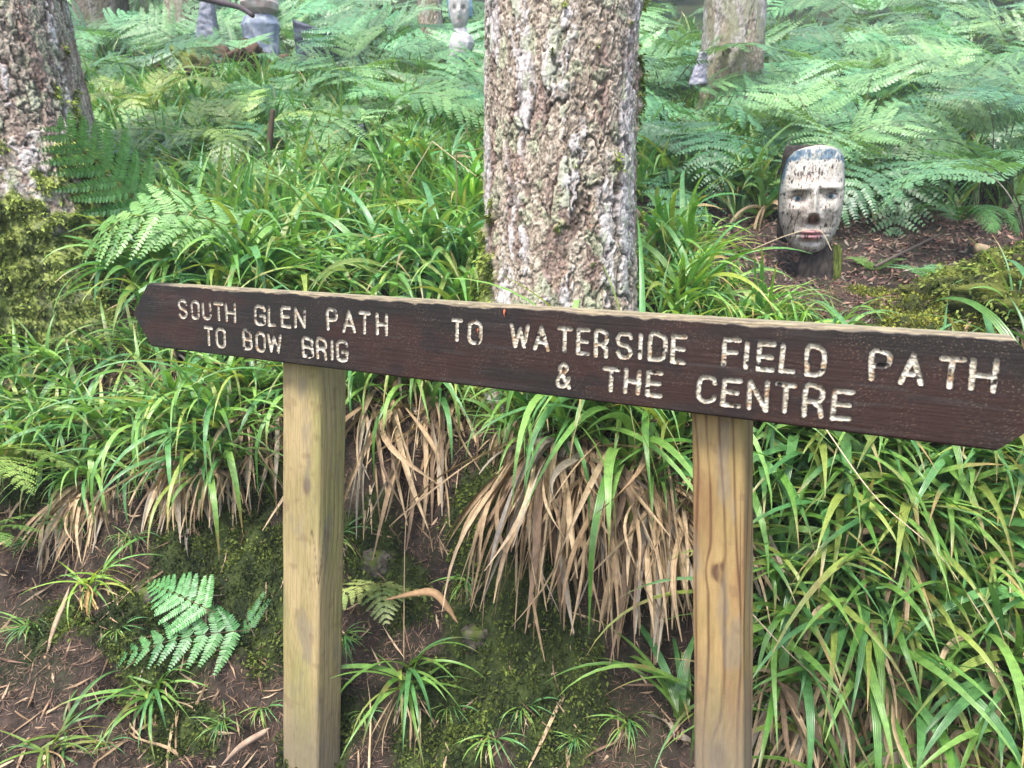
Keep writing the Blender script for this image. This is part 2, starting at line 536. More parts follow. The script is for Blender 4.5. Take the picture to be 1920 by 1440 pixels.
NU, NV = 1660, 140
vv = np.linspace(0, 1, NV)[:, None] * BH
mid = np.abs(vv / BH - 0.5) * 2           # 0 at the middle, 1 at the edges
uL = -0.062 * (1 - mid) ; uR = BL_ + 0.075 * (1 - mid)
uu = uL + (uR - uL) * np.linspace(0, 1, NU)[None]
vv = np.broadcast_to(vv, uu.shape)
dist = np.full(uu.shape, 1.0); word = np.full(uu.shape, -1)
for wi, a, b, c, d in SEG:
    lo, hi = min(a, c) - .012, max(a, c) + .012
    l2, h2 = min(b, d) - .012, max(b, d) + .012
    js = np.where((vv[:, 0] >= l2) & (vv[:, 0] <= h2))[0]
    if not len(js): continue
    sb = uu[js]
    iu = np.where(((sb >= lo) & (sb <= hi)).any(0))[0]
    if not len(iu): continue
    sl = np.s_[js[0]:js[-1] + 1, iu[0]:iu[-1] + 1]
    U, V = uu[sl], vv[sl]
    L2 = (c - a) ** 2 + (d - b) ** 2 + 1e-12
    t = np.clip(((U - a) * (c - a) + (V - b) * (d - b)) / L2, 0, 1)
    dd = np.hypot(U - a - t * (c - a), V - b - t * (d - b))
    upd = dd < dist[sl]
    dist[sl][upd] = dd[upd]
    word[sl][upd] = wi
edge_n = fbm(uu * 160, vv * 160, 0, 5, 3)
GR = 0.0036 + 0.0007 * edge_n + 0.0005 * fbm(uu * 30, vv * 30, 2, 8, 2)
inside = dist < GR
depth = 0.0052 * np.sqrt(np.clip(1 - (dist / GR) ** 2, 0, 1))
depth = depth * (0.8 + 0.5 * fbm(uu * 220, vv * 220, 3, 9, 3))
rim = np.exp(-((dist - GR) / .0012) ** 2) * 0.0006 * ss(-.2, .5, edge_n)
grain = fbm(uu * 8, vv * 260, 0, 15, 3) * 0.00022
# worn, chipped arris along the top (and a little along the bottom)
topd = BH - vv
chipw = 0.0035 + 0.006 * np.clip(fbm(uu * 14, 0.3, 4, 16, 4) + .25, 0, 1.2) * ss(0.06, .2, uu) + 0.003 * np.clip(fbm(uu * 55, 1.3, 4, 26, 2), 0, 1)
chip = ss(chipw, chipw * 0.6, topd) * ss(.01, .12, uu)
rnd = 0.004 * np.clip(1 - topd / .004, 0, 1) ** 2 + 0.003 * np.clip(1 - vv / .003, 0, 1) ** 2
off = -depth + rim + grain - chip * 0.0014 - rnd
# stain colour: near-black brown with redder, less weathered areas
red = ss(-.15, .45, fbm(uu * 3.2, vv * 9, 1, 19, 3) + .25 * ss(.3, .9, uu / BL_))
bc = mixc((0.0130, 0.0098, 0.0076), (0.026, 0.0112, 0.0076), red)
bc = mixc(bc, (0.030, 0.024, 0.021), ss(.25, .7, fbm(uu * 6, vv * 60, 0, 23, 4)) * .6)
spk = ss(.34, .5, pn(uu * 420, vv * 420, 0, 24)) * ss(-.35, .25, fbm(uu * 20, vv * 20, 0, 25, 2))
bc = mixc(bc, (0.17, 0.12, 0.08), spk * 0.6)
bc = mixc(bc, (0.010, 0.008, 0.008), ss(.25, .6, fbm(uu * 12, vv * 22, 5, 27, 3)) * .6)
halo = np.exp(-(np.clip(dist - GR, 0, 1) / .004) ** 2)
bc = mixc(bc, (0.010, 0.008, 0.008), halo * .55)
wood = mixc((0.12, 0.095, 0.065), (0.28, 0.225, 0.135), ss(-.4, .4, fbm(uu * 20, vv * 500, 0, 28, 3)))
bc = mixc(bc, wood, chip)
cream = mixc((0.40, 0.36, 0.275), (0.58, 0.54, 0.45), ss(-.3, .4, fbm(uu * 90, vv * 90, 0, 33, 3)))
cream = mixc(cream, (0.28, 0.16, 0.07), ss(.2, .6, fbm(uu * 60, vv * 60, 7, 34, 3)) * .75)
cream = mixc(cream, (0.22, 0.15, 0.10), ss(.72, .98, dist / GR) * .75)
cream = mixc(cream, (0.03, 0.025, 0.022), ss(.33, .55, fbm(uu * 75, vv * 75, 9, 35, 2)))
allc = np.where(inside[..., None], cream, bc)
allv = BO + uu[..., None] * BU + vv[..., None] * BV + off[..., None] * BN
q = grid_faces(NV, NU)
inq = inside.reshape(-1)[q].sum(1) >= 2
wq = word.reshape(-1)[q].max(1)

sign_origin = bp(BL_ / 2, 0); sign_origin = np.array([sign_origin[0], sign_origin[1], gz(sign_origin[0], sign_origin[1])])
sign = thing('direction_sign', 'long dark brown wooden fingerpost board with cream carved lettering on two posts', 'sign', sign_origin)
def sub(vs): return np.asarray(vs) - sign_origin
def submesh(name, fq, m, parent, label=None, vs=None, cs=None):
    us, inv = np.unique(fq, return_inverse=True)
    me = make_mesh(name, (allv.reshape(-1, 3)[us] - sign_origin), inv.reshape(fq.shape).astype(np.int32), m, allc.reshape(-1, 3)[us])
    o = link(name, me, parent)
    if label: o['label'] = label
    return o
# front sheet + a body behind it
front = q[~inq]
us, inv = np.unique(front, return_inverse=True)
fv = allv.reshape(-1, 3)[us] - sign_origin; fc = allc.reshape(-1, 3)[us]; ff = inv.reshape(front.shape).astype(np.int32)
lut = -np.ones(NU * NV, int); lut[us] = np.arange(len(us))
idx = np.arange(NU * NV).reshape(NV, NU)
ring = np.concatenate([idx[0, :-1], idx[:-1, -1], idx[-1, :0:-1], idx[:0:-1, 0]])
rv = allv.reshape(-1, 3)[ring] - sign_origin
ru = uu.reshape(-1)[ring]; rvv = vv.reshape(-1)[ring]
nr = len(ring)
lay = [rv.copy()]
nl = 14
tn = fbm(ru * 25, np.zeros(nr), 0, 44, 3) * .0012
for k in range(1, nl + 1):
    lay.append(rv - BN * BT * k / nl + (BV * (tn * min(k, 3) / 3)[:, None] if k < nl else 0))
lay = np.array(lay)
tt = np.linspace(0, 1, nl + 1)[:, None]
rg = fbm(ru[None] * 12, tt * 9, 0, 45, 4) + .5 * fbm(ru[None] * 5, tt * 28, 3, 46, 2)
sidec = mixc((0.22, 0.185, 0.105), (0.36, 0.31, 0.19), ss(-.4, .5, rg))
sidec = mixc(sidec, (0.20, 0.18, 0.14), ss(.2, .6, fbm(ru[None] * 9, tt * 3, 5, 47, 4)) * .6)
band = np.clip(1.25 - tt * 2.6, 0, 1) * (0.4 + .6 * ss(-.2, .4, fbm(ru[None] * 16, tt * 4, 6, 48, 3)))
sidec = mixc(sidec, (0.13, 0.105, 0.08), band)
istop = (rvv > BH - 1e-6)[None] & (ru > 0.05)[None]
bare = np.where(istop, 1.0, 0.0)
sidec = mixc(np.broadcast_to((0.022, 0.015, 0.012), sidec.shape), sidec, bare)
sv = lay.reshape(-1, 3); sf = grid_faces(nl + 1, nr, True)
bcap = np.array([[nl * nr + i for i in range(nr)]], np.int32)
o1, o2 = len(fv), len(fv) + len(sv)
board = link('board', make_mesh('board', np.concatenate([fv, sv]), [ff, sf[:, ::-1] + o1, bcap + o1], M_BOARDV, np.concatenate([fc, sidec.reshape(-1, 3)])), sign)
for wi, (wd, _, _) in enumerate(WORDS):
    fq = q[inq & (wq == wi)]
    submesh('carved_lettering', fq, M_BOARDV, board, 'cream carved lettering reading ' + wd)

# posts: rough-sawn square timber, green-yellow treated pine
def post_mesh(pl, pr, pbot, depth_m, seed, knots, name, label, top_px, bot_px, greenish, gfreq=52):
    off0 = -BT
    uA, vA = on_board(pl[0], pl[1], off0); uB, vB = on_board(pr[0], pr[1], off0)
    wdt = uB - uA
    ucT, _ = on_board((pl[0] + pr[0]) / 2, pl[1], off0)
    ucB, vbB = on_board(*pbot, off0)
    nrow = 520; per = 48
    vtop = 0.132; vbot = vbB - 0.12
    t = np.linspace(0, 1, nrow)[:, None]
    v = vtop + (vbot - vtop) * t
    uc = ucT + (ucB - ucT) * (v - vA) / (vbB - vA)
    # rounded-square section, parameter along the perimeter
    a = np.linspace(0, 4, per * 4, endpoint=False)[None]
    side = np.floor(a).astype(int); fr = a - side
    hx, hy = wdt / 2, depth_m / 2
    sx = np.where(side == 0, -1 + 2 * fr, np.where(side == 1, 1, np.where(side == 2, 1 - 2 * fr, -1)))
    sy = np.where(side == 0, 1, np.where(side == 1, 1 - 2 * fr, np.where(side == 2, -1, -1 + 2 * fr)))
    k = 12.0
    rr = (np.abs(sx) ** k + np.abs(sy) ** k) ** (1 / k)
    px_, py_ = sx / rr * hx, sy / rr * hy
    V = np.broadcast_to(v, (nrow, per * 4)); A = np.broadcast_to(a, V.shape)
    # grain field: contours of a stretched height map with knots
    g = sx * hx * 2.2 + sy * hy * 1.1 + fbm(px_ * 6 + 0 * V, V * 1.1, seed, seed, 3) * .06
    sxm = np.broadcast_to(px_, V.shape)
    kn = np.zeros(V.shape)
    for (ku, kv, kr) in knots:
        dk = np.hypot((sxm - ku * hx) / kr, (V - kv) / (kr * 1.9))
        g = g + 0.035 * np.exp(-dk ** 2 * .35) * (1 if ku < .3 else -1)
        kn = np.maximum(kn, np.where(sy > .9, np.exp(-dk ** 4 * 1.2), 0))
    late = ss(.66, .96, np.abs((g * gfreq + fbm(px_ * 14, V * 3, 2, seed + 3, 2) * .35) % 1.0 * 2 - 1))
    fineg = fbm(A * 14, V * 6, 0, seed + 5, 4)
    saw = np.sin(V * 900 + 6 * pn(A * 2, V * 8, 0, seed + 6)) * ss(-.1, .3, pn(A * 3, V * 5, 3, seed + 7))
    disp = fineg * .0006 + saw * .00007 - late * .0004 + fbm(A * 1.5, V * 4, 3, seed + 8, 2) * .0012
    r_ = 1 + disp / (wdt / 2)
    base = mixc((0.30, 0.24, 0.108), (0.37, 0.285, 0.14), ss(-.4, .4, fbm(A * 1.2, V * 5, 1, seed + 9, 3)))
    if greenish < .6: base = base * np.array([.88, .78, .66])
    base = mixc(base, (0.25, 0.23, 0.085), ss(-.1, .5, fbm(A * .9, V * 2.2, 5, seed + 10, 3)) * greenish)
    c = mixc(base, (0.215, 0.115, 0.050), ss(-.2, .5, fbm(A * .8, V * 3, 8, seed + 14, 3) - .25 * np.sin((A - .2) * 3)) * (.8 if greenish < .6 else .1))
    c = mixc(c, (0.09, 0.042, 0.02), late * (.9 if greenish < .6 else .3))
    c = mixc(c, base * .78, ss(0, .5, fineg) * .7)
    chk = ss(.012, .0, np.abs(pn(px_ * 38 + py_ * 38, V * 1.3, 4, seed + 21))) * ss(.05, .3, pn(px_ * 20 + py_ * 20, V * 2.5, 5, seed + 22))
    c = mixc(c, (0.05, 0.035, 0.022), chk * .85)
    c = mixc(c, (0.09, 0.048, 0.028), kn * .85)
    c = mixc(c, (0.17, 0.145, 0.11), ss(.12, .6, fbm(A * 2.2, V * 6, 7, seed + 11, 4)) * .55)
    c = mixc(c, (0.15, 0.09, 0.05), ss(.3, .6, fbm(A * 3, V * 26, 7, seed + 12, 2)) * .35)
    c = mixc(c, (0.17, 0.14, 0.10), ss(vbot + .34, vbot + .1, V + .05 * fineg) * .7)
    pos = BO[None, None] + (uc + px_ * r_)[..., None] * BU + V[..., None] * BV + ((off0 - .0015 - hy) + py_ * r_)[..., None] * BN
    vs = pos.reshape(-1, 3) - sign_origin
    n4 = per * 4
    fs = [grid_faces(nrow, n4, True)]
    caps = [np.arange(n4, dtype=np.int32)[None, ::-1], (np.arange(n4, dtype=np.int32) + (nrow - 1) * n4)[None]]
    o = link('post', make_mesh('post', vs, fs + caps, M_POST, c.reshape(-1, 3)), sign)
    o['label'] = label
    return o
M_POST = vc_mat('sawn_timber', 0.75, 0.25, 220, 0.35, 0.001, 0.16, vec_scale=(1, 1, 0.15))
post_mesh((526, 760), (598, 760), (560, 1405), .088, 51, [(.35, -.28, .012)], 'post', 'pale greenish timber post under the left half of the board', 690, 1430, .75, 60)
post_mesh((1294, 820), (1395, 820), (1346, 1420), .086, 71, [(-.1, -.27, .008), (0.02, -.60, .014)], 'post', 'brown grained timber post with knots under the right half', 790, 1440, .3, 21)

# ------------------------------------------------------------------ trees
def bark_tree(name, label, cx, cy, zbase, r0, lean, zvis, ztop, seed, res_t, res_z, flare, moss_fn=None, amp=0.02, greyer=0.0, group=None, green=0.0, cscale=1.0, fdec=.24):
    t = thing(name, label, 'tree', (cx, cy, zbase), group=group)
    z = np.concatenate([np.linspace(-.35, zvis, res_z), np.linspace(zvis, ztop, 40)[1:]])[:, None]
    th = np.linspace(0, 2 * pi, res_t, endpoint=False)[None]
    Rz = r0 * (1 - 0.03 * np.clip(z, 0, 50)) 
    fl = flare * np.exp(-np.clip(z + .05, 0, 9) / fdec) * (1 + .35 * np.sin(th * 4 + seed) + .25 * np.sin(th * 7 + 2 * seed))
    Rb = Rz + fl
    X, Y = np.cos(th), np.sin(th)
    s1, s2 = X * r0, Y * r0
    s1b, s2b, zb = np.broadcast_arrays(s1, s2, z)
    wx = fbm(s1b * 26, s2b * 26, zb * 18, seed, 4) * .020
    wz = fbm(s1b * 26, s2b * 26, zb * 18, seed + 40, 4) * .024
    a = s1b + wx; b = s2b + wx * .7; c = zb + wz
    n3 = fbm(a * 60, b * 60, c * 42, seed + 3, 3)
    p1, p2, pr = worley(a * 22, b * 22, c * 7.0, seed + 1)
    f1, f2, fr = worley(a * 75, b * 75, c * 36, seed + 2)
    pe, fe = p2 - p1, f2 - f1
    zone = fbm(s1b * 9, s2b * 9, zb * 1.6, seed + 6, 3)
    crackm = ss(-.25, .25, pn(a * 7, b * 7, c * 5, seed + 15))
    crack = ss(.13, .02, pe) * (.35 + .65 * crackm)
    flk = ss(.16, .03, fe)
    wr_ = pn(a * 16, b * 16, c * 130 + n3 * 1.2, seed + 5) + .5 * pn(a * 30, b * 30, c * 250 + n3 * 2, seed + 25)
    crumb = fbm(a * 130, b * 130, c * 100, seed + 8, 3)
    g_ = zone * .9 + (pr - .5) * .42 + (fr - .5) * .20 + .10 * n3 + greyer
    greyz = ss(.0, .20, g_)
    zone2 = fbm(s1b * 15 + 9, s2b * 15, zb * 3.4, seed + 7, 3)
    brz = ss(.12, .2, zone2 * .8 + (((pr * 7) % 1) - .5) * .4 + (((fr * 5) % 1) - .5) * .25)
    h = .5 + (pr - .5) * .42 + (fr - .5) * .36 * (1 - .6 * greyz) + n3 * .18 + wr_ * .10 * greyz + .12 * greyz + crumb * .2 * (1 - greyz * .7) - crack * .7 - flk * .22 * (1 - .5 * greyz)
    Rf = Rb + amp * (h - .5)
    tan = mixc((0.19, 0.155, 0.12), (0.35, 0.30, 0.245), ss(-.5, .5, n3 + .5 * crumb + (fr - .5) * .8))
    tan = mixc(tan, (0.27, 0.155, 0.10), ss(.1, .5, crumb * .4 + zone2 + (fr - .6) * .4) * .55)
    col = mixc(tan, mixc((0.115, 0.08, 0.07), (0.21, 0.155, 0.135), ss(-.5, .5, wr_ + (fr - .5))), brz * .75)
    col = mixc(col, mixc((0.20, 0.18, 0.175), (0.41, 0.385, 0.38), ss(-.6, .5, wr_ * .7 + .4 * n3 + (fr - .5) * .9)), greyz * .92)
    col = mixc(col, (0.27, 0.30, 0.20), ss(.2, .45, fbm(a * 18, b * 18, c * 12, seed + 9, 3) + (fr - .5) * .25) * .6)
    col = mixc(col, (0.045, 0.032, 0.025), flk * .5 * (1 - .45 * greyz))
    col = mixc(col, (0.026, 0.019, 0.015), crack * .72)
    col = mixc(col, (0.045, 0.032, 0.025), ss(.3, .75, -crumb - n3 * .3) * .7 * (1 - .5 * greyz))
    if green: col = mixc(col, (0.16, 0.165, 0.10), green * ss(-.3, .4, zone2 + n3 * .5))
    col = np.clip(col * 1.5 * np.array([1.0, .99, .96]), 0, .8) * cscale
    mm = None
    if moss_fn is not None:
        mm = moss_fn(th, z) + .55 * fbm(s1b * 14, s2b * 14, zb * 10, seed + 10, 3)
        mm = ss(.35, .6, mm)
        mt = mixc((0.055, 0.075, 0.02), (0.24, 0.29, 0.065), ss(-.4, .5, fbm(s1b * 25, s2b * 25, zb * 25, seed + 12, 4)))
        col = mixc(col, mt, mm * .92)
        Rf = Rf + mm * (.012 + .026 * fbm(s1b * 16, s2b * 16, zb * 16, seed + 13, 3))
    lx, ly = lean
    # lean: (dx, dy) metres shift per metre of height
    V = np.stack([X * Rf + lx * zb, Y * Rf + ly * zb, zb], -1)
    o = link('trunk', make_mesh('trunk', V.reshape(-1, 3), grid_faces(len(z), res_t, True), M_BARK, col.reshape(-1, 3)), t)
    return t, V, mm

ct = at(1047, 500, 2.36)
ct_g = gz(ct[0], ct[1] - .2)
def moss_c(th, z):
    left = np.exp(-((th - pi * 1.08) / .34) ** 2); right = np.exp(-((th - 2 * pi * .985) / .2) ** 2)
    return left * (.5 + .9 * ss(.55, .05, z)) * ss(.75, .3, z) * 1.1 + right * .40 + ss(.12, -.05, z) * .5
t_c, V_c, mm_c = bark_tree('pine_tree', 'thick straight trunk with flaking grey and pink bark right behind the sign', ct[0], ct[1], ct_g, .232, (0, 0), 1.5, 7, 4, 560, 560, .06, moss_c, amp=.0125)
lt = at(22, 430, 3.05)
lt_g = gz(lt[0], lt[1] - .2)
def moss_l(th, z):
    front = np.exp(-(((th - pi * 1.62 + pi) % (2 * pi) - pi) / 1.2) ** 2)
    return ss(1.0, .28, z + .16 * np.cos(th - pi * 1.9)) * 1.0 + .25 * front * ss(.9, .5, z) * 0 + np.exp(-(((th + .15 + pi) % (2 * pi) - pi) / .3) ** 2) * ss(1.4, .2, z) * .75
t_l, V_l, mm_l = bark_tree('pine_tree', 'broad leaning trunk with green moss over its base at the left edge', lt[0], lt[1], lt_g, .385, (-.10, .04), 1.9, 7, 9, 640, 520, .22, moss_l, amp=.0135, greyer=.08, fdec=.40)

def far_tree(px, py, Y, wpx, seed, label, cs=1.0):
    p = at(px, py, Y)
    g = gz(p[0], p[1])
    return bark_tree('pine_tree', label, p[0], p[1], g, wpx / 2 / F * Y * 1.02, (0, 0), 2.5, 10, seed, 220, 220, .04, None, amp=.011, greyer=.0, green=.75, cscale=cs)
far_tree(1372, 120, 6.6, 105, 12, 'straight mossy trunk rising from the ferns above the carved head', .85)
far_tree(345, 30, 9.0, 60, 15, 'thin trunk seen behind the pale slab sculpture at the upper left', .8)
far_tree(806, 20, 8.6, 42, 17, 'thin bare trunk just behind the blue haired bust', .8)
far_tree(190, 10, 10.5, 85, 19, 'dark distant trunk beside the top of the leaning mossy tree', .4)

# moss tufts on trunks: part of the tree
def moss_tufts(pts, nrm, size, cols, seed):
    r = np.random.default_rng(seed)
    n = len(pts)
    d = nrm + r.normal(0, .55, (n, 3)); d /= np.linalg.norm(d, axis=1)[:, None]
    s = np.cross(d, r.normal(0, 1, (n, 3))); s /= np.linalg.norm(s, axis=1)[:, None] + 1e-9
    L = size * r.uniform(.5, 1.4, n)[:, None]
    W = L * r.uniform(.16, .3, n)[:, None]
    tip = pts + d * L + np.array([0, 0, -.25]) * L
    md = pts + d * L * .5
    v = np.stack([pts, md - s * W, tip, md + s * W], 1).reshape(-1, 3)
    f = (np.arange(n)[:, None] * 4 + np.arange(4)[None]).astype(np.int32)
    return v, f, np.repeat(cols, 4, 0)

def trunk_moss(t, V, mm, n, seed, size):
    r = np.random.default_rng(seed)
    w_ = (mm.reshape(-1) > .4)
    ids = np.where(w_)[0]
    ids = r.choice(ids, n)
    p = V.reshape(-1, 3)[ids] + r.normal(0, .003, (n, 3))
    nr_ = p * np.array([1, 1, 0]); nr_ /= np.linalg.norm(nr_, axis=1)[:, None] + 1e-9
    tone = ss(-.5, .5, fbm(p[:, 0] * 9, p[:, 1] * 9, p[:, 2] * 9, seed, 3) + r.normal(0, .15, n))
    cols = mixc((0.05, 0.075, 0.018), (0.25, 0.31, 0.07), tone)
    v, f, c = moss_tufts(p, nr_, size, cols, seed)
    o = link('moss', make_mesh('moss', v, f, M_MOSS, c), t)
    o['kind'] = 'stuff'
trunk_moss(t_c, V_c, mm_c, 22000, 5, .014)
trunk_moss(t_l, V_l, mm_l, 60000, 6, .020)

# ------------------------------------------------------------------ vegetation prototypes
def blades(n, az, e0, L, W, droop, base, colfn, rs, S=10, twist=.25, fold=.25, power=1.5, wob=.06, taper=2.1, blunt=.03):
    s = np.linspace(0, 1, S)[None]
    e = e0[:, None] - droop[:, None] * s ** power
    e = np.maximum(e, -pi * .49)
    azs = az[:, None] + rs.normal(0, .25, (n, 1)) * s + wob * rs.normal(0, 1, (n, 1)) * np.sin(s * 5)
    d = np.stack([np.cos(e) * np.cos(azs), np.cos(e) * np.sin(azs), np.sin(e)], -1)
    p = base[:, None] + np.concatenate([np.zeros((n, 1, 3)), np.cumsum(d[:, :-1] * (L / (S - 1))[:, None, None], 1)], 1)
    side = np.stack([-np.sin(azs), np.cos(azs), np.zeros_like(azs)], -1)
    nrm = np.cross(d, side); 
    tw = (rs.normal(0, twist, (n, 1)) + rs.normal(0, twist * 2.2, (n, 1)) * s)[..., None]
    side, nrm = side * np.cos(tw) + nrm * np.sin(tw), nrm * np.cos(tw) - side * np.sin(tw)
    wp = W[:, None] * np.clip(s * 5 + .45, 0, 1) * np.clip(1 - s ** taper, blunt, 1)
    off = side * (wp / 2)[..., None]
    ctr = p - nrm * (fold * wp / 2)[..., None]
    v = np.stack([p - off, ctr, p + off], 2)             # n,S,3,3
    i = (np.arange(n)[:, None, None] * S + np.arange(S - 1)[None, :, None]) * 3 + np.arange(2)[None, None]
    f = np.stack([i, i + 1, i + 4, i + 3], -1).reshape(-1, 4).astype(np.int32)
    c = colfn(n, s)                                       # n,S,3
    c = np.repeat(c[:, :, None], 3, 2)
    uv = np.zeros((n, S, 3, 2)); uv[..., 0] = np.array([0, .5, 1]); uv[..., 1] = s[..., None]
    return v.reshape(-1, 3), f, c.reshape(-1, 3), uv.reshape(-1, 2)

def green_cols(rs, dark=0.0):
    def fn(n, s):
        a = mixc((0.080, 0.200, 0.033), (0.225, 0.395, 0.092), rs.beta(1.5, 1.5, n))
        a = mixc(a, (0.065, 0.205, 0.075), (rs.random(n) < .35) * .7)
        a = mixc(a, (0.30, 0.33, 0.07), (rs.random(n) < .1) * .7) * (1 - dark)
        c = np.repeat(a[:, None], s.shape[1], 1)
        c = mixc(c, np.array([0.17, 0.22, 0.055]) * (1 - dark), np.broadcast_to(ss(.25, 0, s) * .6, (n, s.shape[1])))
        sp = (rs.random(n) < .16)[:, None] * np.exp(-((s - rs.uniform(.3, .9, (n, 1))) / .06) ** 2)
        c = mixc(c, (0.22, 0.15, 0.06), sp * .8)
        tipb = (rs.random(n) < .35)[:, None] * ss(.80, 1.0, s + rs.normal(0, .08, (n, 1)))
        c = mixc(c, (0.36, 0.24, 0.10), tipb * .9)
        return c
    return fn
def dead_cols(rs):
    def fn(n, s):
        a = mixc((0.29, 0.19, 0.105), (0.60, 0.45, 0.28), rs.beta(1.3, 1.1, n))
        a = mixc(a, (0.14, 0.09, 0.06), (rs.random(n) < .16) * .8)
        a = mixc(a, (0.40, 0.36, 0.30), (rs.random(n) < .15) * .7)
        c = np.repeat(a[:, None], s.shape[1], 1)
        return mixc(c, a[:, None] * .6, ss(.2, .9, rs.random((n, s.shape[1]))) * .35)
    return fn

def tussock_proto(seed, n, L, Wd, ndead, Ld, spread=.05, dark=0.0, lowbias=0.0, drp=1.0, deadfan=1.0, skirt=0.0, down=0.0):
    """down: how far the blades favour the downhill side (-Y); skirt: half width of a hanging curtain of dead leaves"""
    rs = np.random.default_rng(seed)
    root = thing('woodrush_tussock', 'woodrush', 'plant')
    nc = max(2, n // 12)
    cx = rs.normal(0, spread, (nc, 2))
    if skirt:
        cx = np.c_[rs.uniform(-skirt, skirt, nc), rs.normal(0, .035, nc)]
    k = rs.integers(0, nc, n)
    base = np.c_[cx[k] + rs.normal(0, .008, (n, 2)), np.zeros(n)]
    base[:, 2] = base[:, 1] * .5 + rs.normal(0, .01, n)
    az = rs.uniform(0, 2 * pi, n)
    bias = rs.random(n) < down
    az[bias] = -pi / 2 + rs.normal(0, .75, bias.sum())
    e0 = np.clip(rs.normal(1.12 - lowbias, .3, n), .1, 1.5)
    Ls = L * rs.uniform(.5, 1.15, n)
    dr = (rs.uniform(.5, 1.9, n) + .3 * (e0 < .8)) * drp + .25
    dr[bias] += rs.uniform(.3, 1.2, bias.sum())
    parts = blades(n, az, e0, Ls, Wd * rs.uniform(.6, 1.15, n), dr, base, green_cols(rs, dark), rs, 13, power=1.15)
    link('green_blades', make_mesh('green_blades', parts[0], parts[1], M_BLADE, parts[2], uv=parts[3]), root)
    if ndead:
        k = rs.integers(0, nc, ndead)
        if skirt:
            base = np.c_[rs.uniform(-skirt, skirt, ndead), rs.normal(-.03, .03, ndead), rs.uniform(-.10, .0, ndead)]
            nb = max(6, ndead // 22)
            bk = rs.integers(0, nb, ndead); bx = rs.uniform(-skirt, skirt, nb)
            base[:, 0] = bx[bk] + rs.normal(0, .022, ndead)
            az = -pi / 2 + rs.normal(0, .42 * deadfan, nb)[bk] + rs.normal(0, .3, ndead) + base[:, 0] * .9
            e0 = rs.normal(-.45, .3, nb)[bk] + rs.normal(0, .28, ndead)
            dr = rs.uniform(.6, 1.4, ndead)
            pw = .5
        else:
            base = np.c_[cx[k] * 1.2 + rs.normal(0, .012, (ndead, 2)), rs.normal(-.02, .012, ndead)]
            az = -pi / 2 + rs.normal(0, .75 * deadfan, ndead)
            e0 = rs.normal(.1, .35, ndead)
            dr = rs.uniform(1.0, 2.0, ndead) + e0 * .6
            pw = .55
        parts = blades(ndead, az, e0, Ld * rs.uniform(.4, 1.1, ndead), Wd * rs.uniform(.3, .8, ndead), dr, base, dead_cols(rs), rs, 11, twist=.9, fold=.6, power=pw, wob=.26, taper=4.5, blunt=.12)
        link('dead_blades', make_mesh('dead_blades', parts[0], parts[1], M_DEAD, parts[2], uv=parts[3]), root)
    return root

# prototypes stand in the scene as the first of their places
T_BIG = [tussock_proto(101, 66, .60, .032, 50, .40, .08, down=.4), tussock_proto(102, 60, .58, .034, 60, .38, .07, down=.55), tussock_proto(103, 70, .54, .029, 44, .34, .09, down=.3)]
T_SKIRT = [tussock_proto(111, 104, .66, .027, 520, .50, .09, skirt=.18, down=.65), tussock_proto(112, 34, .5, .026, 380, .50, .07, deadfan=.8, skirt=.13, down=.6), tussock_proto(113, 40, .52, .026, 220, .38, .07, skirt=.11, down=.6)]
T_MID = [tussock_proto(121, 42, .42, .0205, 40, .28, .055, down=.3), tussock_proto(122, 38, .44, .022, 30, .26, .055, lowbias=.15, down=.4), tussock_proto(123, 46, .40, .019, 46, .26, .065, down=.3)]
T_SMALL = [tussock_proto(131, 26, .29, .0145, 34, .2, .03, lowbias=.2, down=.55), tussock_proto(132, 22, .26, .013, 40, .22, .03, lowbias=.25, down=.55)]
T_DARK = [tussock_proto(141, 40, .48, .034, 16, .3, .06, dark=.2, drp=1.15, down=.4), tussock_proto(142, 38, .46, .036, 12, .3, .06, dark=.25, drp=1.2, down=.4)]
USED = {}
def place(root, loc, rot=0.0, scale=1.0, label=None, group=None, color=None, cat='plant', tilt=(0, 0)):
    """the first placing moves the prototype itself, later ones copy it with its parts"""
    rot3 = tuple((mathutils.Matrix.Rotation(tilt[1], 3, 'Y') @ mathutils.Matrix.Rotation(tilt[0], 3, 'X') @ mathutils.Matrix.Rotation(rot, 3, 'Z')).to_euler())
    if root.name not in USED:
        USED[root.name] = dict(label=label)
        root.location = [float(v) for v in loc]; root.rotation_euler = rot3
        root.scale = (scale,) * 3
        root['label'] = label; root['category'] = cat
        if group: root['group'] = group
        if color:
            for ch in root.children:
                ch.color = color
                for g in ch.children: g.color = color
        return root
    r = dup(root, loc, rot3, scale, label, cat, None, color)
    if group: r['group'] = group
    elif 'group' in r: del r['group']
    if not color:
        for ch in r.children:
            ch.color = (1, 1, 1, 1)
            for g in ch.children: g.color = (1, 1, 1, 1)
    return r

def tus(lst, k, px, py, rot, sc, label, group=None, dz=0.0, color=None, tilt=(0, 0)):
    p = hit(px, py)
    return place(lst[k % len(lst)], p + np.array([0, 0, dz]), rot, sc, label, group, color, 'plant', tilt)

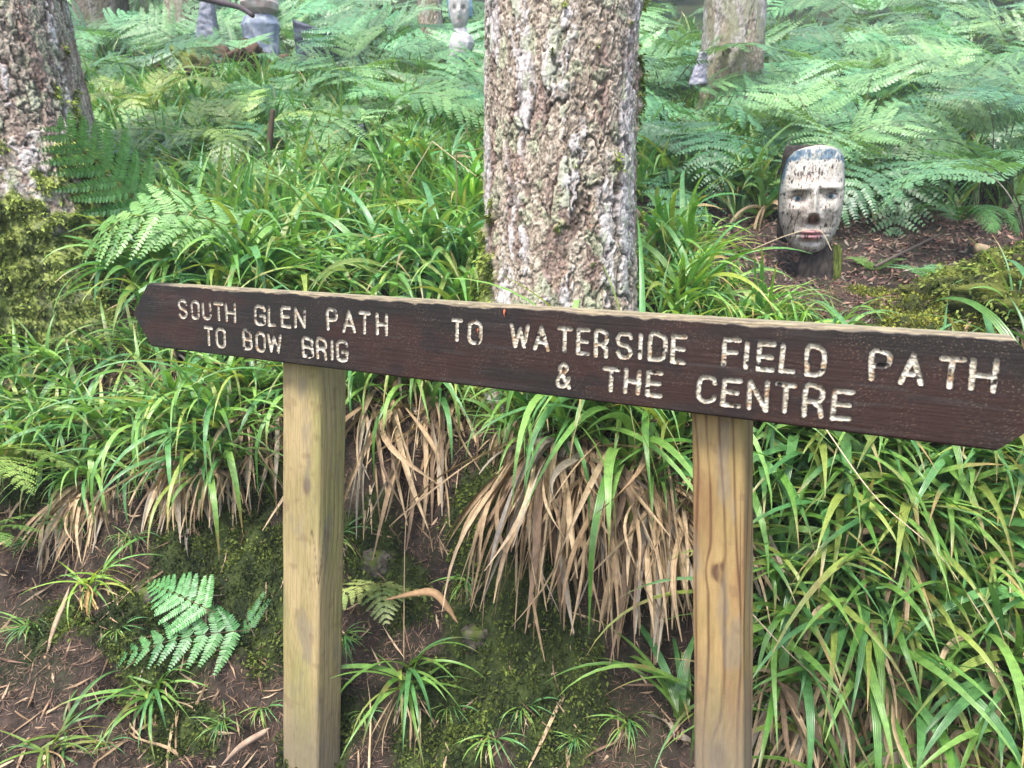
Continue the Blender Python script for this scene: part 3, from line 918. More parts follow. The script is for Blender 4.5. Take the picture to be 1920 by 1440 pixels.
# --- tussocks that can be pointed at
tus(T_SKIRT, 0, 1105, 825, .0, 1.0, 'woodrush tussock with a great skirt of tan dead leaves below the word CENTRE', dz=.02)
tus(T_SKIRT, 1, 745, 745, .05, 1.0, 'woodrush tussock with long hanging dead leaves just right of the left post', dz=.02)
tus(T_SKIRT, 2, 1255, 880, .1, 1.1, 'woodrush tussock with hanging dead leaves touching the right post', dz=.02)
tus(T_SKIRT, 2, 470, 765, -.1, .85, 'woodrush tussock with tan dead leaves spilling down left of the left post', dz=.01)
tus(T_SMALL, 0, 775, 1280, .3, 1.05, 'small woodrush rosette alone on the earth right of the left post foot', tilt=(.15, 0))
tus(T_SMALL, 1, 1180, 1035, 0, .5, 'tiny bright rosette sprouting out of the tan skirt of dead leaves', color=(1.5, 1.35, .9, 1), dz=.03)
tus(T_SMALL, 1, 190, 1085, .9, .7, 'small yellowing woodrush rosette on the bare earth at the left', tilt=(.2, 0), color=(1.3, 1.2, .8, 1))
tus(T_SMALL, 0, 300, 1310, .4, .8, 'woodrush rosette with straw leaves under the low fern at the lower left', tilt=(.2, 0))
tus(T_SMALL, 1, 118, 1385, 1.2, .75, 'half dead woodrush rosette in the bottom left corner', tilt=(.2, 0), color=(1.15, 1.0, .9, 1))
tus(T_SKIRT, 2, 285, 872, .0, .55, 'woodrush tuft with crowded brown leaf bases at the lip of the left bank', tilt=(.25, 0))
tus(T_SMALL, 0, 165, 885, 2.4, 1.15, 'spiky woodrush tuft beside the pale green fern at the left edge', tilt=(.25, 0))
tus(T_MID, 1, 1290, 1340, 2.6, .95, 'woodrush tussock with blades reaching left across the foot of the right post')
tus(T_BIG, 1, 1745, 1400, .2, .8, 'low woodrush rosette with wide bright blades at the bottom right', dz=-.02)
tus(T_MID, 1, 1560, 1420, 1.3, .9, 'woodrush rosette at the bottom just right of the right post')
tus(T_BIG, 0, 1270, 600, .3, .8, 'bright arching woodrush between the thick trunk and the carved head', color=(1.3, 1.25, 1.0, 1))
tus(T_BIG, 2, 1385, 600, .4, .6, 'bright woodrush clump just above the word FIELD', color=(1.3, 1.25, 1.0, 1))
tus(T_DARK, 0, 1290, 385, .2, 1.15, 'dark broad leaved woodrush right of the thick trunk')
tus(T_DARK, 1, 1410, 380, .3, 1.15, 'dark broad leaved woodrush left of the carved head')
tus(T_DARK, 1, 1635, 395, -.3, 1.1, 'dark broad leaved woodrush right of the carved head')
tus(T_DARK, 0, 1520, 350, .5, 1.1, 'dark woodrush directly behind the carved head')
tus(T_MID, 2, 1905, 600, .6, .8, 'woodrush clump on the mossy mound above the right tip of the board')
tus(T_SMALL, 0, 1480, 605, .6, .9, 'thin sprig of woodrush above the letters of PATH at the right', tilt=(.1, 0))

tus(T_SKIRT, 2, 370, 815, .1, .8, 'woodrush tussock with straw hanging over the dark moss left of the left post')
tus(T_SKIRT, 1, 175, 905, -.1, .5, 'woodrush tuft trailing straw over the earth below the pale lime fern', tilt=(.15, 0))
tus(T_SKIRT, 2, 850, 745, .0, .8, 'woodrush tussock hanging over the dark hollow between the posts')
tus(T_SKIRT, 2, 640, 760, .1, .8, 'woodrush tussock spilling straw right beside the left post')
# the small sprigs on the bare bank
def sprigs():
    r = random.Random(8)
    for px, py in ((60,1020),(140,985),(250,1010),(330,960),(420,930),(480,905),(60,1180),(380,1210),(230,1180),(500,1330),(420,1360),(200,1400),(650,1200),(690,1340),(850,1330),(930,1390),(1080,1390),(1180,1360),(990,1330),(880,1090),(640,1010)):
        tus(T_SMALL, r.randrange(2), px, py, r.uniform(-.8, .8), r.uniform(.25, .45), 'small sprig of woodrush growing from the bare earth bank', 'small sprigs on the bare bank', 0, None, (r.uniform(.1, .4), r.uniform(-.2, .2)))
# --- crowds of tussocks nothing tells apart
def crowd(spots, protos, label, group, smin, smax, seed, color=None, jit=10, tilt=.15):
    r = random.Random(seed)
    for i, (px, py) in enumerate(spots):
        s = r.uniform(smin, smax)
        col = None
        if color:
            k = r.uniform(.85, 1.15)
            col = (color[0] * k, color[1] * k, color[2] * r.uniform(.8, 1.2), 1)
        tus(protos, r.randrange(len(protos)), px + r.uniform(-jit, jit), py + r.uniform(-jit, jit), r.uniform(-.6, .6), s, label, group, 0, col, (r.uniform(0, tilt), r.uniform(-.1, .1)))
crowd([(1480,860),(1580,850),(1690,860),(1790,850),(1890,880),(1450,950),(1550,960),(1650,970),(1760,980),(1870,990),(1500,1060),(1610,1080),(1720,1080),(1830,1090),(1910,1080),
       (1450,1180),(1560,1200),(1680,1210),(1800,1210),(1900,1220),(1850,1340),(1500,800),(1750,810),(1900,800),(1960,950),(1970,1120),(1960,1300),(2030,1050),(2040,900),(2130,950),(2120,1150),(2240,1050),(2090,1350),(2300,900),(2150,800),(2350,1150)], T_BIG + T_SKIRT[1:] + T_BIG,
      'glossy green woodrush tussock on the bank below the right end of the board', 'woodrush tussocks right of the right post', .72, .98, 1)
crowd([(60,700),(150,690),(240,690),(330,680),(430,690),(500,720),(30,770),(110,780),(200,790),(300,780),(400,790),(270,640),(360,640),(-20,720),(20,840),(-60,780),(110,845),(240,840),(370,845),(440,860),(-150,760),(-170,860),(-260,800),(-120,680),(-300,720)], T_MID + T_BIG[2:],
      'green woodrush tussock on the bank beneath the left tip of the board', 'woodrush tussocks left of the left post', .6, .85, 2)
crowd([(700,700),(800,690),(860,710),(660,740),(960,790),(1030,790),(1180,800),(1270,790),(1000,840),(1240,900)], T_MID,
      'small woodrush tussock growing between the two sign posts', 'woodrush tussocks between the posts', .6, .85, 3)
crowd([(290,590),(380,570),(460,560),(540,570),(620,560),(700,570),(780,570),(850,580),(330,540),(430,520),(520,520),(600,510),(680,520),(760,510),(830,520),(870,550),(580,460),(660,460),(740,450),(810,455),(870,460),(700,400),(800,400),(860,400),(480,470),(380,490)], T_BIG + T_MID,
      'lush woodrush tussock behind the top edge of the board left of the thick trunk', 'woodrush tussocks behind the left half of the board', .78, 1.05, 4, color=(1.02, 1.08, 1.12))
crowd([(1240,450),(1300,470),(1260,530),(1320,520),(1235,500),(1225,560),(1330,560),(1420,590),(1250,620),(1340,640),(1460,640),(1560,640)], T_MID + T_BIG[:1],
      'woodrush tussock tucked behind the board right of the thick trunk', 'woodrush tussocks behind the right half of the board', .6, .85, 5, color=(1.2, 1.18, 1.0))

sprigs()
# --- woodrush carpet up the slope: nobody could count it
CLEAR = [(*(hit(680, 300)[:2] - np.array([0, .25])), .17), (*(hit(425, 165)[:2] - np.array([.08, .35])), .5), (*(hit(500, 330)[:2] - np.array([0, .1])), .12)]
def carpet(spec, seed, name, label):
    rs = np.random.default_rng(seed)
    V, Fc, Cc, U, o = [], [], [], [], 0
    for (n, xr, yr, L, Wd, dark) in spec:
        x = rs.uniform(*xr, n); y = rs.uniform(*yr, n)
        dn = fbm(x * 1.3, y * 1.3, 0, seed, 2)
        keep = (dn > -.28)
        for (ax, ay, ar) in CLEAR: keep &= ((x - ax) ** 2 + ((y - ay) * .6) ** 2) > ar * ar
        if name == 'woodrush_carpet':
            keep &= ~((x > 1.05) & (y < 4.0))
        x, y = x[keep], y[keep]; m = len(x)
        cl = rs.integers(0, max(1, m // 12), m)
        cxy = np.c_[x, y][:max(1, m // 12)]
        xy = cxy[cl] + rs.normal(0, .05, (m, 2))
        base = np.c_[xy, gz(xy[:, 0], xy[:, 1]) - .01]
        p = blades(m, rs.uniform(0, 2 * pi, m), np.clip(rs.normal(1.15, .25, m), .3, 1.5), L * rs.uniform(.5, 1.2, m), Wd * rs.uniform(.7, 1.2, m), rs.uniform(.4, 2.0, m), base, green_cols(rs, dark), rs, 7)
        V.append(p[0]); Fc.append(p[1] + o); Cc.append(p[2]); U.append(p[3]); o += len(p[0])
    me = make_mesh(name, np.concatenate(V), np.concatenate(Fc), M_BLADE, np.concatenate(Cc), uv=np.concatenate(U))
    ob = link(name, me)
    tag(ob, label, kind='stuff')
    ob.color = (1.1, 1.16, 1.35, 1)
    return ob
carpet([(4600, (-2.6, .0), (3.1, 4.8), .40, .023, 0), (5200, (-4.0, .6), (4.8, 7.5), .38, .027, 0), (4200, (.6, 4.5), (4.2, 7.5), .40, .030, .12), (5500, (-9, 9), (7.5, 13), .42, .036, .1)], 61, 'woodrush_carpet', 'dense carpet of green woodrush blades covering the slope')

# ------------------------------------------------------------------ ferns
def pinnule_outline(n=4, serr=.4):
    xs = np.linspace(0, 1, 2 * n + 1)
    w_ = np.sqrt(np.clip(1 - xs ** 2.2, 0, 1)) * .5 * np.where(np.arange(2 * n + 1) % 2 == 1, 1.0, 1 - serr)
    w_[0] = .22; w_[-1] = 0
    up = np.c_[xs, w_]; dn = np.c_[xs[::-1][1:], -w_[::-1][1:]]
    return np.concatenate([up, dn])

def frond_mesh(name, seed, L, wid, npairs, stip, arch, shape='tri', nserr=3, droop=.25, stem_r=.003, colr=((0.055,0.135,0.030),(0.11,0.22,0.055)), bip=True, stiff=.12, stemcol=(0.10,0.075,0.03)):
    """one frond: a rachis (bare for the first stip fraction), pinnae in pairs, each with small toothed pinnules. Starts at the origin going +Z and bends towards +X."""
    rs = np.random.default_rng(seed)
    n = 40
    s = np.linspace(0, 1, n)
    e = arch[0] + (arch[1] - arch[0]) * ss(0, 1, s) ** .9
    d = np.stack([np.cos(e), rs.normal(0, .1) * s, np.sin(e)], -1)
    pts = np.concatenate([[[0, 0, 0]], np.cumsum(d[:-1] * L / (n - 1), 0)])
    tv, tf = tube(pts, np.linspace(stem_r, stem_r * .25, n), 5)
    V = [tv]; FF = list(tf); Cc = [np.repeat(mixc(stemcol, (0.12, 0.16, 0.05), ss(.2, .7, s)), 5, 0)]
    o = len(tv)
    out = pinnule_outline(nserr)
    no = len(out)
    for i in range(npairs):
        f = i / (npairs - 1)
        sp = stip + (1 - stip) * (1 - (1 - f) ** 1.18) * .985
        k = sp * (n - 1); k0 = min(int(k), n - 2)
        p0 = pts[k0] + (pts[k0 + 1] - pts[k0]) * (k - k0)
        t_ = d[k0] / np.linalg.norm(d[k0])
        side = np.array([0, 1.0, 0]); side -= t_ * (side @ t_); side /= np.linalg.norm(side)
        up = np.cross(t_, side)
        if shape == 'tri': prof = (1 - f) ** .9 * 1.0 + .02
        elif shape == 'lance': prof = (sin(pi * min(1, f * .75 + .25)) ** .8) * (1 if f > .1 else .8) + .015
        else: prof = (1 - f ** 1.6) * (.72 + .28 * min(1, f * 4)) + .015
        for sg in (-1, 1):
            pl = wid * prof * rs.uniform(.9, 1.07)
            if pl < .006: continue
            ang = R(72 - 22 * f) + rs.normal(0, .05)
            npn = max(3, int(pl / (L * .020) + 2))
            npn = min(npn, 17)
            q = np.linspace(0.03, 1, npn + 1)[:-1]
            dirp = t_ * cos(ang) + side * sg * sin(ang)
            dz = -droop * rs.uniform(.7, 1.3)
            lift = rs.normal(.06, .08)
            cp = p0[None] + dirp[None] * (pl * q)[:, None] + up[None] * (pl * (lift * q + dz * q ** 2))[:, None] + t_[None] * (pl * .12 * q ** 2)[:, None]
            tdir = np.gradient(cp, axis=0); tdir /= np.linalg.norm(tdir, axis=1)[:, None] + 1e-9
            tone = np.clip(rs.normal(.55, .25), 0, 1)
            base_c = mixc(colr[0], colr[1], np.array(tone))
            # pinna midrib: thin ribbon
            a_, b_ = cp[0], cp[-1]
            for sg2 in (-1, 1):
                sd = np.cross(tdir, up) * sg2
                pw = pl * (.20 if bip else .13) * (1 - q ** 1.5 * .9) * rs.uniform(.88, 1.1, len(q)) + .002
                pw = np.minimum(pw, L * (1 - stip) / npairs * (1.25 - .5 * f) * .60 * (1 - .55 * q ** 2))
                di = sd * cos(.42) + tdir * sin(.42) + up[None] * rs.normal(-.12, stiff, (len(q), 1))
                di /= np.linalg.norm(di, axis=1)[:, None]
                wd_ = np.cross(di, up[None]); wd_ /= np.linalg.norm(wd_, axis=1)[:, None] + 1e-9
                gap = pl / npn
                ww = np.minimum(gap * 1.12, pw * .85)
                vv_ = cp[:, None] + di[:, None] * (pw[:, None] * out[None, :, 0])[..., None] + wd_[:, None] * (ww[:, None] * out[None, :, 1])[..., None]
                V.append(vv_.reshape(-1, 3))
                for m in range(len(q)):
                    FF.append(tuple(range(o + m * no, o + (m + 1) * no)))
                cc = base_c[None] * rs.uniform(.85, 1.15, (len(q), 1))
                Cc.append(np.repeat(cc, no, 0))
                o += len(q) * no
    return make_mesh(name, np.concatenate(V), FF, M_FERN, np.concatenate(Cc), smooth=False)

FCOL = ((0.050, 0.140, 0.050), (0.175, 0.320, 0.120))
BR = [frond_mesh('frond', 200 + i, .95 + .1 * i, .34, 13, .40, (1.45 - .05 * i, -.35 - .2 * i), 'tri', 3, .14, .004, FCOL, stemcol=(.055, .035, .018)) for i in range(3)]
BR += [frond_mesh('frond', 210 + i, .80, .30, 12, .34, (1.35, -.6 - .2 * i), 'tri', 3, .18, .0035, FCOL, stemcol=(.055, .035, .018)) for i in range(2)]
LF = [frond_mesh('frond', 220 + i, .74 + .08 * i, .15, 17, .16, (1.42 - .1 * i, -.45), 'lance', 3, .15, .0025, FCOL) for i in range(3)]
SMALLF = [frond_mesh('frond', 230 + i, .26, .075, 15, .22, (.9 - .2 * i, -.2), 'tri', 4, .15, .0013, ((.10, .22, .07), (.17, .31, .10))) for i in range(3)]

def fern_proto(meshes, n, spread_e, name, seed):
    rs = random.Random(seed)
    root = thing(name, 'fern', 'fern')
    a0 = rs.uniform(0, 6)
    for i in range(n):
        f = link('frond', meshes[rs.randrange(len(meshes))], root)
        f.rotation_euler = (rs.uniform(-.12, .12), rs.uniform(*spread_e), a0 + i * 2 * pi / n + rs.uniform(-.4, .4))
        s = rs.uniform(.75, 1.1)
        f.scale = (s, s, s)
    return root
F_BR = [fern_proto(BR, 3, (-.1, .3), 'bracken_fern', 1), fern_proto(BR, 4, (0, .4), 'bracken_fern', 2), fern_proto(BR, 2, (-.1, .2), 'bracken_fern', 3)]
F_LADY = [fern_proto(LF, 6, (0, .35), 'lady_fern', 4), fern_proto(LF, 5, (0, .4), 'lady_fern', 5)]
def single(mesh, name):
    root = thing(name, 'fern', 'fern')
    link('frond', mesh, root)
    return root
F_ONE = [single(m, 'bracken_fern') for m in BR[:2]]

def fern(protos, k, px, py, az, sc, label, group=None, color=None, dz=0.0, tilt=(0, 0), loc=None):
    p = hit(px, py) if loc is None else np.array(loc)
    return place(protos[k % len(protos)], p + np.array([0, 0, dz]), az, sc, label, group, color, 'fern', tilt)

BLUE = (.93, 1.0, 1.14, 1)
# foreground and singled-out ferns
def one_frond(mesh_args, px, py, az, label, color=None, tilt=(0, 0), sc=1.0, dz=0., loc=None):
    me = frond_mesh('frond', *mesh_args[0], **mesh_args[1])
    root = thing('fern_frond' if False else 'low_fern', label, 'fern')
    o = link('frond', me, root)
    p = hit(px, py) if loc is None else np.array(loc)
    root.location = [float(v) for v in p + np.array([0, 0, dz])]
    root.rotation_euler = (tilt[0], tilt[1], az); root.scale = (sc,) * 3
    if color: o.color = color
    return root
BRIGHT = ((0.060, 0.195, 0.060), (0.115, 0.29, 0.09))
PALE = ((0.20, 0.33, 0.075), (0.33, 0.46, 0.12))
# the bluish low fern left of the left post: three fronds
p0 = hit(480, 1225)
lowf = thing('low_fern', 'bright bluish green fern low on the bank left of the left post', 'fern', p0)
for (L_, wd, az, tx, sx, sd, arch, dx) in ((.42, .11, pi * 1.08, 0, 1, 301, (.15, -.55), (0, 0, .07)), (.24, .09, pi * .55, 0, 1, 302, (.9, .3), (0, 0, .05)), (.25, .10, pi * .86, 0, 1, 303, (.55, -.15), (-.10, 0, .12)),):
    f = link('frond', frond_mesh('frond', sd, L_, wd, 12, .12, arch, 'tri', 4, .22, .0014, BRIGHT), lowf, dx)
    f.rotation_euler = (-.6, 0, az)
# yellowing fern right of the left post
p0 = hit(715, 1110)
yf = thing('low_fern', 'small yellowing fern right of the left post', 'fern', p0)
for az, e in ((pi * 1.55, .1), (pi * 1.25, .2), (pi * 1.95, .25)):
    f = link('frond', frond_mesh('frond', 310 + int(az * 10), .21, .085, 10, .12, (.45, -.5), 'tri', 4, .25, .0012, ((.20, .30, .09), (.36, .40, .13))), yf, (0, 0, .03))
    f.rotation_euler = (0, e, az)
# pale fern at the left edge
p0 = at(-70, 870, 2.05)
pf = thing('low_fern', 'pale lime fern reaching in from the left edge over the bank', 'fern', p0)
for az, sd, L_ in ((-.1, 321, .40), (-.55, 322, .40), (.35, 323, .34), (-1.0, 324, .36)):
    f = link('frond', frond_mesh('frond', sd, L_, .14, 15, .15, (.45, -.55), 'tri', 3, .2, .0018, PALE), pf)
    f.rotation_euler = (-.35, 0, az)
p0 = at(-50, 1030, 1.85)
pf2 = thing('low_fern', 'small lime fern at the left edge below the pale fern', 'fern', p0 + np.array([0, 0, .04]))
for az, sd in ((-.1, 331), (-.55, 332), (.5, 333)):
    f = link('frond', frond_mesh('frond', sd, .21, .07, 13, .15, (.45, -.3), 'tri', 3, .2, .0014, ((.13, .29, .06), (.22, .38, .09))), pf2)
    f.rotation_euler = (-.3, 0, az)
# big arching frond beside the mossy trunk
p0 = hit(455, 480)
af = thing('arching_fern', 'broad arching fern frond in front of the mossy left trunk', 'fern', at(470, 440, 2.75))
f = link('frond', frond_mesh('frond', 341, .70, .19, 14, .05, (.6, -.8), 'lance', 4, .3, .002, ((.10, .235, .065), (.20, .36, .115))), af)
f.rotation_euler = (-.75, 0, pi * 1.02)
gf = thing('arching_fern', 'dark feathery fern frond rising beside the left trunk', 'fern', at(345, 480, 2.9))
f = link('frond', frond_mesh('frond', 342, .62, .20, 11, .2, (1.5, .95), 'lance', 4, .3, .002, ((.045, .135, .04), (.10, .23, .075))), gf)
f.rotation_euler = (mathutils.Matrix.Rotation(-.62, 3, 'Y') @ mathutils.Matrix.Rotation(-pi / 2, 3, 'Z')).to_euler()
p0 = hit(170, 560)
sf_ = thing('low_fern', 'small greyish fern at the mossy foot of the left trunk', 'fern', p0 + np.array([0, 0, .03]))
for az, sd in ((pi * .2, 351), (pi * .75, 352), (pi * 1.4, 353), (pi * 1.8, 354)):
    f = link('frond', frond_mesh('frond', sd, .23, .06, 14, .2, (1.15, -.1), 'lance', 3, .2, .0013, ((.13, .22, .09), (.22, .31, .14))), sf_)
    f.rotation_euler = (0, 0, az)
# ferns on the bare soil beside the carved head
for (px, py, n_, L_, lab, col) in ((1760, 540, 7, .24, 'small star shaped fern on the bare soil right of the carved head', ((.10, .26, .10), (.17, .36, .15))),
                                   (1640, 510, 4, .18, 'tiny fern on the litter just right of the head stump', ((.13, .26, .08), (.2, .34, .1)))):
    p0 = hit(px, py)
    r_ = thing('low_fern', lab, 'fern', p0)
    for i in range(n_):
        f = link('frond', frond_mesh('frond', 360 + i + px, L_, .055, 13, .12, (.75, .0), 'lance', 3, .12, .0012, col), r_)
        f.rotation_euler = (0, 0, i * 2 * pi / n_ + .3)
p0 = hit(1790, 470)
dkf = thing('low_fern', 'dark green curling fern on the soil at the right', 'fern', p0 + np.array([0, 0, .12]))
for i, (az, a1) in enumerate(((-.9, -1.3), (-1.6, -1.2), (-.3, -1.35), (1.8, -.6))):
    f = link('frond', frond_mesh('frond', 380 + i, .34, .085, 18, .08, (.9, a1), 'lance', 3, .3, .002, ((.035, .12, .02), (.07, .19, .035))), dkf)
    f.rotation_euler = (0, 0, az)
p0 = hit(1250, 395)
bf = thing('low_fern', 'yellow tipped fern beside the right flank of the thick trunk', 'fern', p0)
for i, az in enumerate((pi * .9, pi * 1.5, pi * .2)):
    f = link('frond', frond_mesh('frond', 390 + i, .30, .09, 15, .2, (1.2, -.2), 'tri', 3, .2, .0016, ((.12, .24, .06), (.22, .32, .08))), bf)
    f.rotation_euler = (0, 0, az)
for (px, py, L_) in ((800, 1425, .07), (770, 1130, .07), (60, 1130, .1)):
    pass

# named bracken
fern(F_BR, 1, 1925, 470, 2.6, .95, 'bracken spreading flat fronds over the bare soil at the right edge', color=BLUE)
fern(F_BR, 0, 1830, 405, 3.6, .8, 'low bracken with comb like fronds right of the carved head', color=(.9, 1.05, 1.1, 1))
fern(F_ONE, 0, 1450, 372, .6, 1.0, 'single tall bracken stem standing above the carved head', color=BLUE)
fern(F_BR, 2, 1340, 385, 2.2, .8, 'bracken with twin dark stems between the thick trunk and the head', color=BLUE)
fern(F_BR, 0, 808, 190, -1.9, .8, 'bracken frond hiding the left side of the blue haired bust', color=BLUE, tilt=(.3, 0))
LD = (.45, 0)
fern(F_LADY, 0, 640, 340, .4, .9, 'bright lady fern beside the dark leaning plank', color=(1.25, 1.2, 1.0, 1), dz=.06, tilt=LD)
fern(F_LADY, 1, 560, 250, .8, .95, 'lady fern on the grassy slope below the dark slab', color=(1.1, 1.15, 1.1, 1), dz=.08, tilt=LD)
fern(F_LADY, 0, 285, 250, .2, 1.0, 'yellowing fern right of the leaning mossy trunk', color=(2.0, 1.35, .8, 1), dz=.10, tilt=LD)
fern(F_LADY, 1, 370, 325, 1.5, .85, 'yellowish fern low among the woodrush on the left slope', color=(1.6, 1.25, .8, 1), dz=.10, tilt=LD)
fern(F_LADY, 1, 470, 330, 2.5, .8, 'pale fern around the dead fern stalk', color=(1.6, 1.3, .8, 1), dz=.12, tilt=LD)
fern(F_LADY, 0, 250, 375, 3.0, .8, 'short fern between the left trunk and the woodrush slope', color=(1.1, 1.1, .9, 1), dz=.08, tilt=LD)
fern(F_LADY, 1, 590, 410, 1.0, .7, 'small fern at the middle of the left woodrush slope', color=(1.2, 1.2, .9, 1), dz=.08, tilt=LD)
fern(F_BR, 1, 450, 175, 2.0, .75, 'bracken growing out of the dark root mound', color=BLUE, tilt=(.3, 0), dz=.1)
fern(F_BR, 2, 345, 140, 1.0, .8, 'bracken left of the dark root mound', color=BLUE, tilt=(.4, 0))
fern(F_BR, 0, 575, 150, 2.6, .8, 'bracken in front of the dark navy slab', color=BLUE, tilt=(.4, 0))
fern(F_BR, 1, 650, 130, .3, .8, 'bracken right of the dark navy slab', color=BLUE, tilt=(.4, 0))
fern(F_BR, 0, 505, 125, 1.3, .75, 'bracken in front of the pale blue chest of the pinkish bust', color=BLUE, tilt=(.4, 0))
fern(F_BR, 2, 400, 110, .3, .8, 'bracken crossing the pale grey blue slab', color=BLUE, tilt=(.4, 0))

for px_, py_, az_, lb_ in ((540, 95, 2.2, 'bracken leaning over the left edge of the dark navy slab'), (470, 85, .9, 'tall bracken screening the pinkish bust'), (385, 80, 3.3, 'tall bracken screening the pale grey blue slab'), (610, 95, 1.6, 'tall bracken screening the middle of the dark navy slab')):
    fern(F_BR, int(px_) % 3, px_, py_ + 45, az_, 1.0, lb_, color=BLUE, tilt=(.3, 0))
def slope_ferns(spots, label, group, seed, color):
    r = random.Random(seed)
    for px, py in spots:
        k = r.uniform(.8, 1.2)
        fern(F_LADY, r.randrange(2), px, py, r.uniform(0, 6), r.uniform(.6, .95), label, group, (color[0] * k * r.uniform(.8, 1.25), color[1] * k, color[2] * k, 1), .03, (r.uniform(.15, .55), r.uniform(-.2, .2)))
slope_ferns([(300,215),(240,300),(420,260),(520,300),(560,340),(700,360),(620,250),(330,370),(760,330),(430,390),(220,190),(680,230),(860,340),(780,250)], 'light green fern among the woodrush on the left slope', 'light ferns in the woodrush of the left slope', 71, (1.3, 1.2, .95))
# fields of bracken nothing tells apart
OPEN = [((872 - 960) / F, .34, 4.4, 7.1), ((485 - 960) / F, .30, 5.6, 7.5), ((385 - 960) / F, .2, 6.2, 7.7), ((1305 - 960) / F, .28, 4.7, 6.5), ((1372 - 960) / F, .30, 5.0, 6.6)]
def bracken_field(n, xr, yr, smin, smax, seed, label, group, color, keep=lambda x, y: True, protos=F_BR):
    r = random.Random(seed)
    pts = []
    tries = 0
    while len(pts) < n and tries < 20000:
        tries += 1
        x, y = r.uniform(*xr), r.uniform(*yr)
        if not keep(x, y): continue
        if any(abs(x - a * y) < w_ and y0_ < y < y1_ for a, w_, y0_, y1_ in OPEN): continue
        md = .26 + .03 * y
        if any((x - a) ** 2 + (y - b) ** 2 < md * md for a, b in pts): continue
        pts.append((x, y))
        k = r.uniform(.7, 1.25)
        c = (color[0] * k * r.uniform(.8, 1.25), color[1] * k, color[2] * k * r.uniform(.85, 1.1), 1)
        fern(protos, r.randrange(len(protos)), 0, 0, r.uniform(0, 6.28), r.uniform(smin, smax), label, group, c, 0, (r.uniform(.15, .75), r.uniform(-.25, .25)), loc=(x, y, float(gz(x, y))))
def vis(x, y): return abs(x) < y * .9 + .6
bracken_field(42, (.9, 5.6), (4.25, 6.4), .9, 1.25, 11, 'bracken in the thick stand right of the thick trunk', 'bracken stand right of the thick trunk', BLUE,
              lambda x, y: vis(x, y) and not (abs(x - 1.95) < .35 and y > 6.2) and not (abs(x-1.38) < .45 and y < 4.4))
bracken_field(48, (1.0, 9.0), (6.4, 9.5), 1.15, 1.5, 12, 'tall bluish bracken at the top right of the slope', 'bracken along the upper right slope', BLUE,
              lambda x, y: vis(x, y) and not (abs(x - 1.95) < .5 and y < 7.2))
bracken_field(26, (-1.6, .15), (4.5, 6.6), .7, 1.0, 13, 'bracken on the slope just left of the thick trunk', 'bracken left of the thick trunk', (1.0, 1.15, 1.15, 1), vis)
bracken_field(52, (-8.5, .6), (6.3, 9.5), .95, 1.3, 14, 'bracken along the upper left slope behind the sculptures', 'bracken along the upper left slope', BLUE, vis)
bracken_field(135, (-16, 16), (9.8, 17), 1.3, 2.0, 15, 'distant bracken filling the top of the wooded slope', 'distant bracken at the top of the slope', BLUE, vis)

# ------------------------------------------------------------------ carved head
hx = hit(1535, 540)
HW = .29; HH = .505
hb = np.array([at(1520, 372, 3.4)[0], 3.4, 0]); ztop_ = at(1520, 276, 3.4)[2]; zbot_ = at(1520, 473, 3.4)[2]
HH = ztop_ - zbot_
HW = 108 / F * 3.4
head = thing('head_sculpture', 'weathered cream painted carved face with blue brow band on a black stump', 'sculpture', (hb[0], hb[1], gz(hb[0], hb[1])), (0, 0, R(-16)))
hz0 = zbot_ - gz(hb[0], hb[1])
nv_, nu_ = 380, 300
yv = np.linspace(0, 1, nv_)[:, None]               # 0 top .. 1 chin
us_ = np.linspace(-1, 1, nu_)[None]
kn_y = (np.array([205, 215, 240, 300, 450, 600, 750, 850, 950, 1020, 1065, 1088, 1095]) - 205) / 890
kn_w = np.array([.22, .46, .70, .87, .97, 1.0, .98, .92, .78, .62, .44, .28, .12])
wv = np.interp(yv, kn_y, kn_w)
sk = np.interp(yv, kn_y, np.array([.08, .08, .06, .03, 0, -.01, 0, .01, .02, .04, .05, .06, .06]))
# wide parameter: goes round the sides to the flat back
uu_ = np.sign(us_) * np.abs(us_) ** .92
ang = uu_ * pi * .56
Xf = np.sin(np.clip(ang, -pi / 2, pi / 2)) * (1 + 0 * ang)
prof_z = np.abs(np.cos(np.clip(ang, -pi / 2, pi / 2))) ** .72
back = np.clip(np.abs(ang) - pi / 2, 0, 1) * .6
vert = np.clip(1 - np.abs(yv - .46) / .56, 0, 1) ** .38
D = prof_z * vert * .135 - back * .9
ex, ey = Xf * wv + sk, yv                              # face coords: ex in -1..1, ey 0..1
def gb(cx, cy, rx, ry, p=2): return np.exp(-(np.abs((ex - cx) / rx) ** p + np.abs((ey - cy) / ry) ** p))
nose_line = np.interp(yv, [.40, .45, .6, .66, .69, .72], [.0, .35, .85, 1.0, .6, 0])
nose = nose_line * np.exp(-((ex - .01) / np.interp(yv, [.4, .55, .68], [.10, .12, .21])) ** 2)
D = D + .052 * nose
D = D + .020 * gb(-.42, .405, .36, .035) + .020 * gb(.45, .395, .33, .035)
D = D - .030 * gb(-.46, .485, .22, .055) - .030 * gb(.52, .468, .21, .055)
D = D - .016 * gb(-.12, .45, .10, .06) - .016 * gb(.16, .45, .10, .06)
D = D + .012 * gb(-.55, .60, .25, .09) + .012 * gb(.6, .59, .25, .09)
lipl = .822 + .012 * (ex - .02) ** 2 * 0
D = D + .024 * gb(.03, .80, .34, .026) + .026 * gb(.03, .852, .31, .030) - .014 * gb(.03, .824, .36, .008)
D = D - .010 * gb(.02, .755, .08, .03) - .012 * gb(.03, .895, .26, .02) + .014 * gb(.06, .95, .25, .05)
D = D - .012 * gb(-.40, .72, .12, .12) - .012 * gb(.46, .72, .12, .12)
